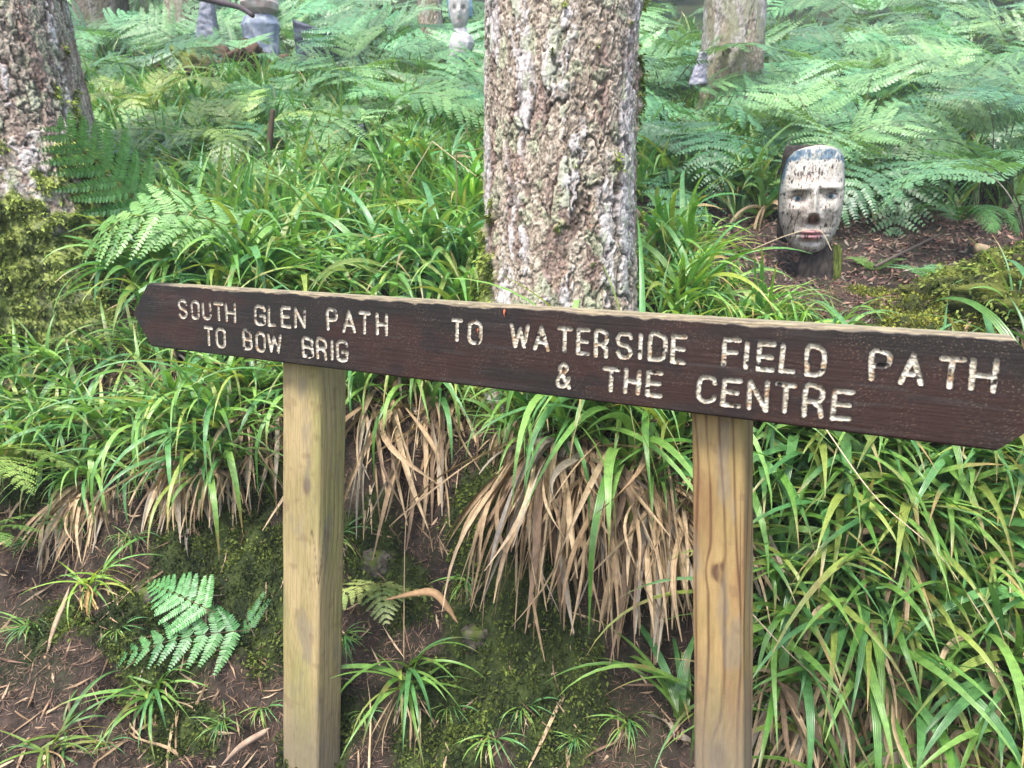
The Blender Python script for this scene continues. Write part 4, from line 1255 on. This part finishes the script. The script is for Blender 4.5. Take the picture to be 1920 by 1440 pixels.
hole = gb(.03, .685, .155, .046, 4)
D = D - .040 * hole
brk = fbm(ex * 9, ey * 18, 0, 5, 3)
D = D + brk * .0025
cr = mixc((0.37, 0.34, 0.295), (0.51, 0.47, 0.42), ss(-.3, .4, fbm(ex * 4, ey * 6, 0, 6, 3)))
cr = mixc(cr, (0.50, 0.36, 0.30), gb(-.5, .64, .4, .12) * .35 + gb(.1, .72, .3, .1) * .3 + gb(-.2, .3, .3, .05) * .5)
cr = mixc(cr, (0.27, 0.23, 0.15), ss(.1, .5, fbm(ex * 5, ey * 8, 3, 7, 3)) * .45 * (np.abs(ex) > .4))
bluez = ss(.155, .125, ey + .012 * brk + .05 * ex ** 2 * 0) * ss(.015, .05, ey - .012 * brk)
bside = ss(.88, .97, np.abs(ex) / np.maximum(wv, .3)) * ss(.48, .3, ey)
blue = mixc((0.05, 0.10, 0.15), (0.19, 0.22, 0.205), ss(-.2, .4, fbm(ex * 6, ey * 10, 4, 8, 3)))
cr = mixc(cr, blue, np.clip(bluez * ss(-.35, .1, fbm(ex * 4, ey * 9, 9, 9, 3) + .2) + bside, 0, 1))
cr = mixc(cr, (0.42, 0.41, 0.32), ss(.05, .0, ey) * .7)
brow = gb(-.45, .425, .34, .017) + gb(.47, .412, .3, .015)
cr = mixc(cr, (0.13, 0.10, 0.075), np.clip(brow, 0, 1) * .7)
lips = np.clip(gb(.03, .803, .36, .026, 3) + gb(.04, .850, .32, .030, 3), 0, 1)
cr = mixc(cr, (0.52, 0.24, 0.25), ss(.3, .6, lips) * .9)
cr = mixc(cr, (0.20, 0.09, 0.09), gb(.03, .826, .34, .005) * .8)
sock = gb(-.46, .49, .24, .03) + gb(.52, .47, .22, .03)
cr = mixc(cr, (0.19, 0.13, 0.105), np.clip(sock, 0, 1) * .75)
# chips and rot: dark flecks gathered on the forehead and cheeks
fl = fbm(ex * 15, ey * 17, 2, 13, 4)
zonef = .5 * gb(.1, .25, .25, .09) + .45 * gb(-.35, .24, .35, .1) + .3 * gb(-.6, .62, .35, .25) + .35 * gb(.6, .78, .3, .22) + .19
cr = mixc(cr, (0.035, 0.028, 0.022), ss(.0, .10, fl - .62 + zonef * .75))
fl2 = pn(ex * 36, ey * 34, 2, 14)
drip = ss(.15, .5, fbm(ex * 14, ey * 2.2, 6, 18, 3)) * ss(.2, .5, ey)
cr = mixc(cr, (0.20, 0.165, 0.13), drip * .4)
cr = mixc(cr, (0.06, 0.045, 0.035), ss(.40, .5, fl2 + .22 * (zonef - .25)) * .9)
cr = mixc(cr, (0.16, 0.055, 0.03), hole * .9)
cr = mixc(cr, (0.03, 0.015, 0.01), gb(-.09, .69, .06, .03) + gb(.16, .69, .06, .03))
cr = mixc(cr, (0.02, .018, .018), ss(.0, .05, back) * .95)
Xw = (Xf * wv + sk) * HW / 2
Zw = hz0 + HH * (1 - yv) + 0 * Xw
fvv = np.stack([Xw, -D - .02, Zw], -1)
face = link('face', make_mesh('face', fvv.reshape(-1, 3), grid_faces(nv_, nu_), M_PAINT, cr.reshape(-1, 3)), head)
# eyes
def eye(cx, cy, seed):
    n1_, n2_ = 24, 32
    a = np.linspace(0, pi / 2, n1_)[:, None]; b = np.linspace(0, 2 * pi, n2_, endpoint=False)[None]
    rx, rz, ry = .0285, .0150, .014
    x = np.sin(a) * np.cos(b) * rx; z = np.sin(a) * np.sin(b) * rz * (1 - .35 * (np.sin(a) * np.cos(b)) ** 2); y = -np.cos(a) * ry + 0 * b
    rr = np.hypot(x + .001, (z) * 1.0) / .0115
    c = mixc((0.50, 0.49, 0.47), (0.06, 0.12, 0.15), ss(1.05, .9, rr))
    c = mixc(c, (0.015, .015, .02), ss(.5, .4, rr))
    c = mixc(c, (0.10, .07, .06), ss(.85, 1.0, np.sin(a) + 0 * b) * (z > 0))
    i = int(cy * nv_); row = (Xf[0] * wv[i] + sk[i]); j = int(np.argmin(np.abs(row - cx) + (np.abs(us_[0]) > .9)))
    p = fvv[i, j]
    o = link('eye', make_mesh('eye', np.stack([x + p[0], y + p[1] + .004, z + p[2]], -1).reshape(-1, 3), grid_faces(n1_, n2_, True), M_PAINT, c.reshape(-1, 3)), head)
    # upper lid
    t = np.linspace(0, pi, 18)
    pts = np.stack([p[0] + np.cos(t) * .031, p[1] - .005 - np.sin(t) * .007, p[2] + np.sin(t) * .0160], -1)
    tv, tf = tube(pts, .004 * np.sin(np.clip(t, .25, pi - .25)), 8)
    link('eyelid', make_mesh('eyelid', tv, tf, M_PAINT, np.tile((0.12, 0.085, 0.07), (len(tv), 1))), o)
eye(-.47, .487, 1); eye(.53, .470, 2)
# dark backing slab and stump
def lump(size, seed, amp=.08, n=40, power=4.0, colors=((.02, .017, .015), (.05, .04, .035)), nscale=3.0, taper=0.0):
    a = np.linspace(-pi / 2, pi / 2, n)[:, None]; b = np.linspace(0, 2 * pi, 2 * n, endpoint=False)[None]
    x, y, z = np.cos(a) * np.cos(b), np.cos(a) * np.sin(b), np.sin(a) + 0 * b
    rr = (np.abs(x) ** power + np.abs(y) ** power + np.abs(z) ** power) ** (-1 / power)
    x, y, z = x * rr, y * rr, z * rr
    k = 1 + amp * fbm(x * nscale, y * nscale, z * nscale, seed, 4)
    tp = 1 - taper * z
    v = np.stack([x * k * tp * size[0], y * k * tp * size[1], z * k * size[2]], -1)
    c = mixc(colors[0], colors[1], ss(-.4, .4, fbm(x * 4, y * 4, z * 4, seed + 3, 4)))
    return v.reshape(-1, 3), grid_faces(n, 2 * n, True), c.reshape(-1, 3)
v, f, c = lump((HW * .36, .05, HH * .46), 4, .05, 40, 9)
sl = link('backing_slab', make_mesh('backing_slab', v + np.array([-.032, .055, hz0 + HH * .565]), f, M_STONE, c), head)
v, f, c = lump((HW * .28, .05, .17), 8, .18, 44, 3.2, taper=.25)
link('stump', make_mesh('stump', v + np.array([.045, .0, hz0 - .075]), f, M_STONE, c), head)
v, f, c = lump((HW * .10, .035, .13), 9, .25, 30, 2.5, ((.05, .07, .015), (.12, .15, .03)))
mo = link('moss', make_mesh('moss', v + np.array([.125, .0, hz0 - .1]), f, M_MOSS, c), head); mo['kind'] = 'stuff'

# ------------------------------------------------------------------ sculptures up the slope
def lathe_body(prof, seed, depth=.7, n=56, amp=.03, colors=((.6, .56, .52), (.75, .72, .7)), dark=.3):
    """prof: list of (z, half width, x shift)"""
    pr = np.array(prof)
    z = np.linspace(pr[0, 0], pr[-1, 0], 90)[:, None]
    wd = np.interp(z, pr[:, 0], pr[:, 1]); sh = np.interp(z, pr[:, 0], pr[:, 2])
    b = np.linspace(0, 2 * pi, n, endpoint=False)[None]
    k = 1 + amp * fbm(np.cos(b) * 3, np.sin(b) * 3, z * 12, seed, 4) * 2
    x = np.cos(b) * wd * k + sh; y = np.sin(b) * wd * depth * k
    c = mixc(colors[0], colors[1], ss(-.4, .4, fbm(np.cos(b) * 2, np.sin(b) * 2, z * 7, seed + 1, 3)))
    c = mixc(c, (0.07, .06, .055), ss(.2, .5, fbm(np.cos(b) * 4, np.sin(b) * 4, z * 16, seed + 2, 3)) * dark)
    f = [grid_faces(90, n, True), np.arange(n, dtype=np.int32)[None, ::-1], (np.arange(n, dtype=np.int32) + 89 * n)[None]]
    return np.stack([x, y, z + 0 * b], -1), f, c, b, z
Yb = 7.0
pb = at(862, 60, Yb); gb0 = gz(pb[0], pb[1])
S_ = Yb / F
def zpx(py): return at(862, py, Yb)[2] - gb0
bust = thing('figure_sculpture', 'white standing figure with blue hair half hidden by a fern frond', 'sculpture', (pb[0], pb[1], gb0))
v, f, c, b, z = lathe_body([(0, 14 * S_, -14 * S_), (zpx(155), 14 * S_, -12 * S_), (zpx(118), 15 * S_, -9 * S_), (zpx(104), 19 * S_, 0), (zpx(82), 22 * S_, 3 * S_), (zpx(70), 19 * S_, 3 * S_), (zpx(62), 13 * S_, 2 * S_), (zpx(54), 11 * S_, 1 * S_), (zpx(44), 11 * S_, 0)], 31, .75, colors=((.34, .33, .35), (.52, .50, .49)), dark=.5)
link('torso', make_mesh('torso', v.reshape(-1, 3), f, M_PAINT, c.reshape(-1, 3)), bust)
v, f, c, b, z = lathe_body([(zpx(54), 9 * S_, 0), (zpx(48), 12 * S_, 0), (zpx(38), 15 * S_, 0), (zpx(18), 18.5 * S_, 0), (zpx(4), 18 * S_, 0), (zpx(-8), 14 * S_, 0), (zpx(-12), 5 * S_, 0)], 33, 1.0, colors=((.36, .34, .32), (.50, .48, .46)), dark=.25)
zz_ = z + 0 * b
fx = np.cos(b) * 1.0 + 0 * z
front_ = (np.sin(b) < -.1) + 0 * z
for exx in (-.42, .42):
    e_ = np.exp(-(((fx - exx) / .2) ** 2 + ((zz_ - zpx(19)) / (5 * S_)) ** 2)) * front_
    v[..., 1] += e_ * .018
    c = mixc(c, (0.10, .08, .075), np.clip(e_, 0, 1) * .9)
ns = np.exp(-((fx / .16) ** 2)) * front_ * ss(zpx(40), zpx(34), zz_) * ss(zpx(16), zpx(28), zz_)
v[..., 1] -= ns * .03
mth = np.exp(-((fx / .3) ** 2 + ((zz_ - zpx(42)) / (2.5 * S_)) ** 2)) * front_
c = mixc(c, (0.5, .28, .28), np.clip(mth, 0, 1) * .7)
hd = link('head', make_mesh('head', v.reshape(-1, 3), f, M_PAINT, c.reshape(-1, 3)), bust)
v, f, c, b, z = lathe_body([(zpx(30), 20 * S_, 1 * S_), (zpx(12), 22 * S_, 1 * S_), (zpx(-4), 21 * S_, 0), (zpx(-14), 16 * S_, 0), (zpx(-18), 5 * S_, 0)], 35, .85, colors=((.12, .25, .38), (.22, .36, .46)), dark=.3)
v[..., 1] += .045
lift_ = (np.sin(b) < 0) * ss(zpx(4), zpx(10), z + 0 * b)
link('hair', make_mesh('hair', v.reshape(-1, 3), f, M_PAINT, c.reshape(-1, 3)), bust)

# pinkish head over a pale blue chest, upper left
Yb = 7.4; S_ = Yb / F
pb = at(488, 30, Yb); gb0 = gz(pb[0], pb[1])
def zpx(py): return at(488, py, Yb)[2] - gb0
b2 = thing('figure_sculpture', 'pale bust with pinkish head and light blue chest at the top left', 'sculpture', (pb[0], pb[1], gb0))
v, f, c, b, z = lathe_body([(0, 26 * S_, 0), (zpx(70), 30 * S_, 0), (zpx(48), 34 * S_, 0), (zpx(32), 28 * S_, 0), (zpx(26), 12 * S_, 4 * S_)], 41, .6, colors=((.15, .19, .26), (.40, .43, .48)), dark=.4)
link('torso', make_mesh('torso', v.reshape(-1, 3), f, M_PAINT, c.reshape(-1, 3)), b2)
v, f, c, b, z = lathe_body([(zpx(29), 12 * S_, 6 * S_), (zpx(20), 27 * S_, 3 * S_), (zpx(8), 33 * S_, 0), (zpx(-8), 30 * S_, -2 * S_), (zpx(-22), 18 * S_, -4 * S_), (zpx(-26), 5 * S_, -4 * S_)], 43, .85, colors=((.44, .33, .30), (.54, .50, .47)), dark=.2)
link('head', make_mesh('head', v.reshape(-1, 3), f, M_PAINT, c.reshape(-1, 3)), b2)

def slab(name, label, corners, Y, thick, colors, seed, cat='sculpture'):
    """a plank given by its outline corners at distance Y, with real thickness and worn edges"""
    pts = np.array([at(px, py, Y) for px, py in corners])
    o0 = pts.mean(0); o0 = np.array([o0[0], o0[1], gz(o0[0], o0[1])])
    n_ = 22
    s, t = np.meshgrid(np.linspace(0, 1, n_), np.linspace(0, 1, n_ * 2))
    A = (pts[0] * ((1 - s) * (1 - t))[..., None] + pts[1] * (s * (1 - t))[..., None] + pts[2] * (s * t)[..., None] + pts[3] * ((1 - s) * t)[..., None])
    ed = np.minimum(np.minimum(s, 1 - s) * n_ / 2, np.minimum(t, 1 - t) * n_)
    rn = np.clip(ed, 0, 1) ** .5
    A1 = A.copy(); A1[..., 1] -= thick / 2 * rn + fbm(s * 4, t * 7, 0, seed, 3) * .01
    A2 = A.copy(); A2[..., 1] += thick / 2 * rn + .004
    c = mixc(colors[0], colors[1], ss(-.4, .4, fbm(s * 3, t * 6, 0, seed + 1, 4)))
    V = np.concatenate([A1.reshape(-1, 3), A2.reshape(-1, 3)]) - o0
    g = grid_faces(n_ * 2, n_)
    bi = np.arange(n_ * n_ * 2).reshape(n_ * 2, n_)
    rg_ = np.concatenate([bi[0, :-1], bi[:-1, -1], bi[-1, :0:-1], bi[:0:-1, 0]])
    m = n_ * n_ * 2
    sd = np.stack([rg_, np.roll(rg_, -1), np.roll(rg_, -1) + m, rg_ + m], -1).astype(np.int32)
    o = link(name, make_mesh(name, V, [g[:, ::-1], g + m, sd[:, ::-1]], M_PAINT, np.concatenate([c.reshape(-1, 3)] * 2)))
    o.location = [float(q_) for q_ in o0]
    return tag(o, label, cat)
slab('slab_sculpture', 'pale grey blue slab standing left of the pinkish bust', [(366, 75), (412, 80), (400, 0), (378, 5)], 7.6, .12, ((.12, .14, .19), (.20, .21, .25)), 51)
slab('slab_sculpture', 'dark navy slab standing right of the pinkish bust', [(560, 140), (658, 140), (640, 66), (548, 36)], 6.9, .10, ((.018, .024, .042), (.045, .055, .085)), 53)
slab('leaning_plank', 'dark blue grey plank leaning in the woodrush left of the thick trunk', [(684, 335), (706, 333), (684, 230), (663, 236)], 4.05, .04, ((.016, .02, .03), (.035, .042, .06)), 55, 'plank')
slab('slab_sculpture', 'small lilac white sculpture edge beside the far mossy trunk', [(1288, 165), (1325, 160), (1324, 96), (1312, 98)], 6.1, .10, ((.24, .23, .31), (.40, .38, .44)), 57)
br = np.array([at(372, -6, 7.2), at(410, 4, 7.2), at(450, 14, 7.15), at(475, 30, 7.1)])
o0 = br[0]
tv, tf = tube(spline(br - o0, 14), np.linspace(.035, .02, 14), 8)
o = link('bare_branch', make_mesh('bare_branch', tv, tf, M_STALK, np.tile((.06, .045, .05), (len(tv), 1)))); o.location = o0
tag(o, 'dark bare branch leaning over the pale slab sculpture', 'branch')

# ------------------------------------------------------------------ root mounds, stones, stalks
p0 = hit(425, 165)
v, f, c = lump((.66, .38, .34), 61, .35, 70, 2.4, ((.03, .02, .015), (.12, .075, .052)), 3.5)
nz_ = fbm(v[:, 0] * 7, v[:, 1] * 7, v[:, 2] * 7, 62, 3)
c = mixc(c, (0.14, 0.17, 0.035), ss(.08, .24, v[:, 2] + .1 * nz_) * ss(.05, -.3, v[:, 0] + .1 * nz_))
rm = thing('root_mound', 'brown upturned root mound with a mossy top on the left slope', 'root mound', p0 + np.array([0, .1, -.02]))
link('mound', make_mesh('mound', v, f, M_GROUND, c), rm)
rs = np.random.default_rng(63)
for i in range(16):
    a = np.array([rs.uniform(-.5, .5), -.30 + rs.uniform(-.04, .04), rs.uniform(-.05, .18)])
    ps = spline(np.array([a, a + rs.normal(0, .07, 3) + [0.04, -.03, -.05], a + rs.normal(0, .1, 3) + [0.1, -.03, -.16]]), 12)
    tv, tf = tube(ps, np.linspace(.009, .003, 12), 5)
    link('root', make_mesh('root', tv, tf, M_STALK, np.tile(mixc((.06, .035, .025), (.22, .13, .09), np.array(rs.random())), (len(tv), 1))), rm)

# mossy buttress at the right edge
p0 = at(1905, 575, 2.35)
v, f, c = lump((.40, .28, .19), 71, .30, 90, 2.2, ((.05, .06, .014), (.16, .18, .035)), 3.0)
nz_ = fbm(v[:, 0] * 8, v[:, 1] * 8, v[:, 2] * 8, 72, 4)
c = mixc(c * .7, (0.04, 0.028, 0.020), ss(.1, .4, -nz_) * .8)
mb = thing('mossy_mound', 'yellow green mossy root mound above the right tip of the board', 'moss mound', (p0[0] + .2, p0[1] + .1, gz(p0[0], p0[1]) - .03))
mm_ = make_mesh('mound', v, f, M_GROUND, c)
link('mound', mm_, mb)
k_ = rs.integers(0, len(v), 26000)
pp = v[k_] + rs.normal(0, .006, (26000, 3))
nn = pp / np.linalg.norm(pp, axis=1)[:, None]
tone = ss(-.4, .4, fbm(pp[:, 0] * 8, pp[:, 1] * 8, pp[:, 2] * 8, 73, 3) + rs.normal(0, .15, 26000))
tv, tf, tc_ = moss_tufts(pp, nn, .016, mixc((0.06, 0.085, 0.02), (0.27, 0.33, 0.075), tone), 74)
mo = link('moss', make_mesh('moss', tv, tf, M_MOSS, tc_), mb); mo['kind'] = 'stuff'

for (px, py, sz, lab) in ((280, 1105, .05, 'mossy brown stone half buried in the left bank'), (712, 1045, .055, 'dark stone set in the bank right of the left post'), (900, 1180, .05, 'grey wet stone below the mossy bank in the middle')):
    p0 = hit(px, py)
    v, f, c = lump((sz, sz * .8, sz * .75), int(px), .2, 40, 2.8, ((.045, .04, .032), (.11, .095, .072)), 1.3)
    c = mixc(c, (.07, .09, .02), ss(.0, .5, fbm(v[:, 0] * 25, v[:, 1] * 25, v[:, 2] * 25, 5, 3)))
    o = link('stone', make_mesh('stone', v, f, M_STONE, c)); o.location = [float(q_) for q_ in p0 + np.array([0, .012, -.02])]
    tag(o, lab, 'stone')

def stalk(pts3, r0, r1, col, label, name='dry_stalk'):
    pts3 = np.array(pts3); o0 = pts3[0]
    ps = spline(pts3 - o0, 10 * len(pts3)) if len(pts3) > 2 else pts3 - o0
    tv, tf = tube(ps, np.linspace(r0, r1, len(ps)), 6)
    o = link(name, make_mesh(name, tv, tf, M_STALK, np.tile(col, (len(tv), 1)))); o.location = [float(q_) for q_ in o0]
    return tag(o, label, 'stalk')
STRAW = (.50, .40, .25)
def polystalk(px3, r0, col, label, name='dry_stalk'):
    P3 = [at(*q_) for q_ in px3]
    pts = [P3[0]]
    for a, b_ in zip(P3[:-1], P3[1:]):
        for t in (.25, .5, .75, 1): pts.append(a + (b_ - a) * t)
    pts = np.array(pts); o0 = pts[0]
    tv, tf = tube(pts - o0, np.linspace(r0, r0 * .6, len(pts)), 6)
    o = link(name, make_mesh(name, tv, tf, M_STALK, np.tile(col, (len(tv), 1)))); o.location = [float(q_) for q_ in o0]
    return tag(o, label, 'stalk')
polystalk([(760, 350, 2.9), (811, 265, 2.85), (905, 340, 2.7)], .0022, STRAW, 'bent straw stalk making a peak left of the thick trunk')
polystalk([(856, 400, 2.6), (856, 288, 2.6), (910, 277, 2.35)], .0022, (.22, .16, .09), 'thin dark stalk bent sideways towards the thick trunk')
stalk([at(1545, 800, 1.6), at(1640, 930, 1.45), at(1760, 1040, 1.38), at(1850, 1170, 1.33)], .0016, .001, STRAW, 'long straw stalk slanting over the woodrush right of the right post')
stalk([at(1400, 1140, 1.5), at(1480, 1225, 1.42), at(1580, 1315, 1.38)], .0017, .001, (.42, .32, .22), 'fine straw stalk crossing the dead leaves beside the right post')
stalk([at(792, 715, 1.85), at(775, 860, 1.8), at(760, 1000, 1.78), at(757, 1240, 1.72)], .0016, .001, (.45, .33, .2), 'thread thin straw stalk hanging down between the posts')
stalk([at(500, 330, 3.9), at(505, 270, 3.9), at(512, 205, 3.9)], .024, .012, (.075, .05, .03), 'thick dark dead fern stalk standing in the left woodrush', 'dead_stalk')
stalk([at(388, 850, 2.05), at(386, 800, 2.05), at(384, 765, 2.05)], .004, .003, (.06, .035, .025), 'short dark stub stalk left of the left post', 'dead_stalk')
stalk([at(1405, 470, 3.2), at(1480, 440, 3.2), at(1535, 432, 3.15), at(1560, 470, 3.1)], .002, .0015, STRAW, 'straw stalk arching in front of the chin of the carved head')
stalk([at(1640, 500, 3.2), at(1700, 470, 3.3), at(1762, 440, 3.4)], .008, .005, (.10, .075, .06), 'grey stick lying on the soil right of the carved head', 'dead_stick')
stalk([at(1830, 465, 3.1), at(1880, 475, 3.1), at(1930, 480, 3.15)], .022, .018, (.26, .19, .12), 'broken pale branch lying on the soil at the right edge', 'dead_stick')
# curved tan leaf on the earth
def strap(px3, wd, col, label, name='dead_leaf'):
    P3 = spline(np.array([at(*q_) for q_ in px3]), 24)
    o0 = P3[0]
    t = np.gradient(P3, axis=0); t /= np.linalg.norm(t, axis=1)[:, None]
    sd = np.cross(t, np.array([0.2, -.75, .6])); sd /= np.linalg.norm(sd, axis=1)[:, None]
    nn_ = np.cross(t, sd)
    k = np.clip(np.sin(np.linspace(.15, pi - .1, 24)), 0, 1)[:, None] * wd / 2
    V = np.stack([P3 - sd * k, P3 + nn_ * k * .5, P3 + sd * k, P3 + nn_ * k * .5 + nn_ * .0012], 1) - o0
    cl = np.tile(col, (24 * 4, 1)) * rs.uniform(.8, 1.1, (96, 1))
    o = link(name, make_mesh(name, V.reshape(-1, 3), grid_faces(24, 4, True), M_DEAD, cl, uv=np.zeros((96, 2)))); o.location = [float(q_) for q_ in o0]
    return tag(o, label, 'leaf')
strap([(720, 1125, 1.78), (780, 1112, 1.72), (815, 1112, 1.7), (840, 1140, 1.69), (858, 1168, 1.69)], .02, (.30, .19, .10), 'curved tan dead leaf lying on the earth between the posts')
strap([(415, 1435, 1.5), (450, 1400, 1.52), (490, 1375, 1.54), (505, 1365, 1.55)], .014, (.34, .24, .17), 'pale tan dead leaf beside the foot of the left post')
strap([(85, 1240, 1.72), (100, 1180, 1.76), (120, 1130, 1.8), (130, 1100, 1.83)], .012, (.32, .23, .15), 'tan dead leaf slanting down the bare earth at the left')
strap([(955, 583, 0), (955, 583, 0)], 0, STRAW, '') if False else None
# litter on the board face
def board_leaf(px, py, sz, col, label):
    u, v_ = on_board(px, py, 0)
    q_ = [(-.5, .6), (.1, .9), (.5, .5), (.3, -.1), (.05, -1), (-.2, -.2)]
    V = np.array([bp(u + a * sz * .6, v_ + b_ * sz, .0018 + .002 * (i % 2)) for i, (a, b_) in enumerate(q_)])
    V = np.concatenate([V, V + BN * .0006]); o0 = V[0].copy()
    n_ = len(q_)
    f = [tuple(range(n_ - 1, -1, -1)), tuple(range(n_, 2 * n_))] + [(i, (i + 1) % n_, n_ + (i + 1) % n_, n_ + i) for i in range(n_)]
    o = link('leaf_scrap', make_mesh('leaf_scrap', V - o0, f, M_LITTER, np.tile(col, (2 * n_, 1)), smooth=False)); o.location = [float(x_) for x_ in o0]
    tag(o, label, 'leaf')
board_leaf(947, 586, .0075, (.5, .13, .06), 'tiny orange leaf scrap stuck to the board above the word TO')
board_leaf(897, 620, .005, (.45, .12, .05), 'red leaf speck inside the letter O of the middle word TO')

# ------------------------------------------------------------------ moss and litter on the ground (stuff)
n = 150000
x = rs.uniform(-1.9, 2.1, n); y = rs.uniform(1.2, 3.2, n)
k = rs.random(n) < mossiness(x, y) * 1.0
x, y = x[k], y[k]; n = len(x)
z = gz(x, y)
e_ = .01
nx = -(gz(x + e_, y) - gz(x - e_, y)) / (2 * e_); ny = -(gz(x, y + e_) - gz(x, y - e_)) / (2 * e_)
nn = np.stack([nx, ny, np.ones(n)], -1); nn /= np.linalg.norm(nn, axis=1)[:, None]
tone = ss(-.4, .5, fbm(x * 14, y * 14, 0, 83, 3) + rs.normal(0, .2, n))
cl = mixc((0.022, 0.036, 0.010), (0.13, 0.17, 0.035), tone)
up_ = (y > 2.15)[:, None] & (x > 1.2)[:, None]
cl = np.where(up_, mixc((0.08, 0.09, 0.02), (0.32, 0.34, 0.06), tone), cl)
# several sprigs at every spot
rep = 6
pts = np.repeat(np.stack([x, y, z + .006], -1), rep, 0) + rs.normal(0, .009, (n * rep, 3))
v, f, c = moss_tufts(pts, np.repeat(nn, rep, 0), .0115, np.repeat(cl, rep, 0), 84)
tag(link('moss', make_mesh('moss', v, f, M_MOSS, c)), 'dark green cushions of moss over the earth bank', kind='stuff')

def litter(n, xr, yr, Lr, Wr, cols, seed, name, label, lift=.004, keep=None, curl=.3):
    r = np.random.default_rng(seed)
    x = r.uniform(*xr, n); y = r.uniform(*yr, n)
    if keep is not None:
        k = keep(x, y, r); x, y = x[k], y[k]
    n = len(x)
    e_ = .012
    z = gz(x, y)
    nx = -(gz(x + e_, y) - gz(x - e_, y)) / (2 * e_); ny = -(gz(x, y + e_) - gz(x, y - e_)) / (2 * e_)
    nn = np.stack([nx, ny, np.ones(n)], -1) + r.normal(0, .35, (n, 3)); nn /= np.linalg.norm(nn, axis=1)[:, None]
    d = np.cross(nn, r.normal(0, 1, (n, 3))); d /= np.linalg.norm(d, axis=1)[:, None]
    s = np.cross(nn, d)
    L = r.uniform(*Lr, n)[:, None]; W = r.uniform(*Wr, n)[:, None]
    c0 = np.stack([x, y, z + lift * r.uniform(.3, 2, n)], -1)
    cu = nn * L * r.normal(0, curl, (n, 1))
    v = np.stack([c0 - d * L / 2 + cu * .5, c0 - d * L * .1 - s * W / 2, c0 + d * L * .1 + s * W * -.5 , c0 + d * L / 2 + cu * .5, c0 + d * L * .1 + s * W / 2, c0 - d * L * .1 + s * W / 2], 1).reshape(-1, 3)
    f = (np.arange(n)[:, None] * 6 + np.array([0, 1, 2, 3, 4, 5])[None]).astype(np.int32)
    cc = np.array(cols)[r.integers(0, len(cols), n)] * r.uniform(.7, 1.25, (n, 1))
    o = link(name, make_mesh(name, v, f, M_LITTER, np.repeat(cc, 6, 0), smooth=False))
    return tag(o, label, kind='stuff')
BRN = [(.09, .052, .038), (.14, .08, .055), (.06, .036, .028), (.19, .115, .08), (.24, .16, .11)]
litter(110000, (-1.9, 2.0), (1.15, 3.0), (.012, .035), (.0009, .0018), BRN, 91, 'needle_litter', 'brown fallen conifer needles strewn over the earth', keep=lambda x, y, r: r.random(len(x)) > mossiness(x, y) * .85)
litter(9000, (.8, 2.6), (2.3, 4.6), (.012, .06), (.003, .014), [(.10, .052, .04), (.16, .082, .06), (.06, .034, .028), (.24, .15, .11), (.12, .066, .058), (.17, .14, .11)], 92, 'bark_litter', 'reddish bark chips and dead leaves on the soil around the carved head')
litter(2200, (-1.9, 2.0), (1.15, 2.4), (.02, .13), (.002, .007), [(.30, .20, .12), (.40, .29, .19), (.20, .13, .08), (.15, .09, .06)], 93, 'leaf_litter', 'straw coloured dead leaf scraps scattered over the earth bank')

def straw(n, xr, yr, seed):
    r = np.random.default_rng(seed)
    x = r.uniform(*xr, n); y = r.uniform(*yr, n)
    keep = fbm(x * 2.5, y * 2.5, 0, seed, 2) > .02
    x, y = x[keep], y[keep]; m = len(x)
    az = r.uniform(0, 2 * pi, m)
    dl = r.random(m) < .6
    az[dl] = -pi / 2 + r.normal(0, .7, dl.sum())
    L = r.uniform(.06, .24, m)
    z0 = gz(x, y); z1 = gz(x + np.cos(az) * L * .8, y + np.sin(az) * L * .8)
    e0 = np.arctan2(z1 - z0, L * .8) + r.uniform(.0, .25, m)
    p = blades(m, az, e0, L, r.uniform(.003, .011, m), r.uniform(.0, .5, m), np.c_[x, y, z0 + .006], dead_cols(r), r, 8, twist=.6, fold=.5, power=1.0, wob=.3, taper=5, blunt=.15)
    tag(link('dead_straw', make_mesh('dead_straw', p[0], p[1], M_DEAD, p[2], uv=p[3])), 'dead woodrush straw lying loose over the earth bank', kind='stuff')
straw(1000, (-1.9, 1.6), (1.25, 2.35), 95)

hz = make_mesh('haze', [(-30, -5, -1.2), (30, -5, -1.2), (30, 40, -1.2), (-30, 40, -1.2), (-30, -5, 22), (30, -5, 22), (30, 40, 22), (-30, 40, 22)],
               [(3, 2, 1, 0), (4, 5, 6, 7), (0, 1, 5, 4), (1, 2, 6, 5), (2, 3, 7, 6), (3, 0, 4, 7)], None, smooth=False)
hm = bpy.data.materials.new('haze'); hm.use_nodes = True
hm.node_tree.nodes.clear()
pv = hm.node_tree.nodes.new('ShaderNodeVolumePrincipled'); mo_ = hm.node_tree.nodes.new('ShaderNodeOutputMaterial')
pv.inputs['Density'].default_value = .0035
pv.inputs['Color'].default_value = (.92, .96, 1, 1)
hm.node_tree.links.new(pv.outputs[0], mo_.inputs['Volume'])
hz.materials.append(hm)
tag(link('haze', hz), 'thin pale damp haze under the trees', kind='stuff')

# anything never placed is taken out again
for protos in (T_BIG, T_SKIRT, T_MID, T_SMALL, T_DARK, F_BR, F_LADY, F_ONE):
    for r_ in protos:
        if r_.name not in USED:
            for ch in list(r_.children): bpy.data.objects.remove(ch)
            bpy.data.objects.remove(r_)
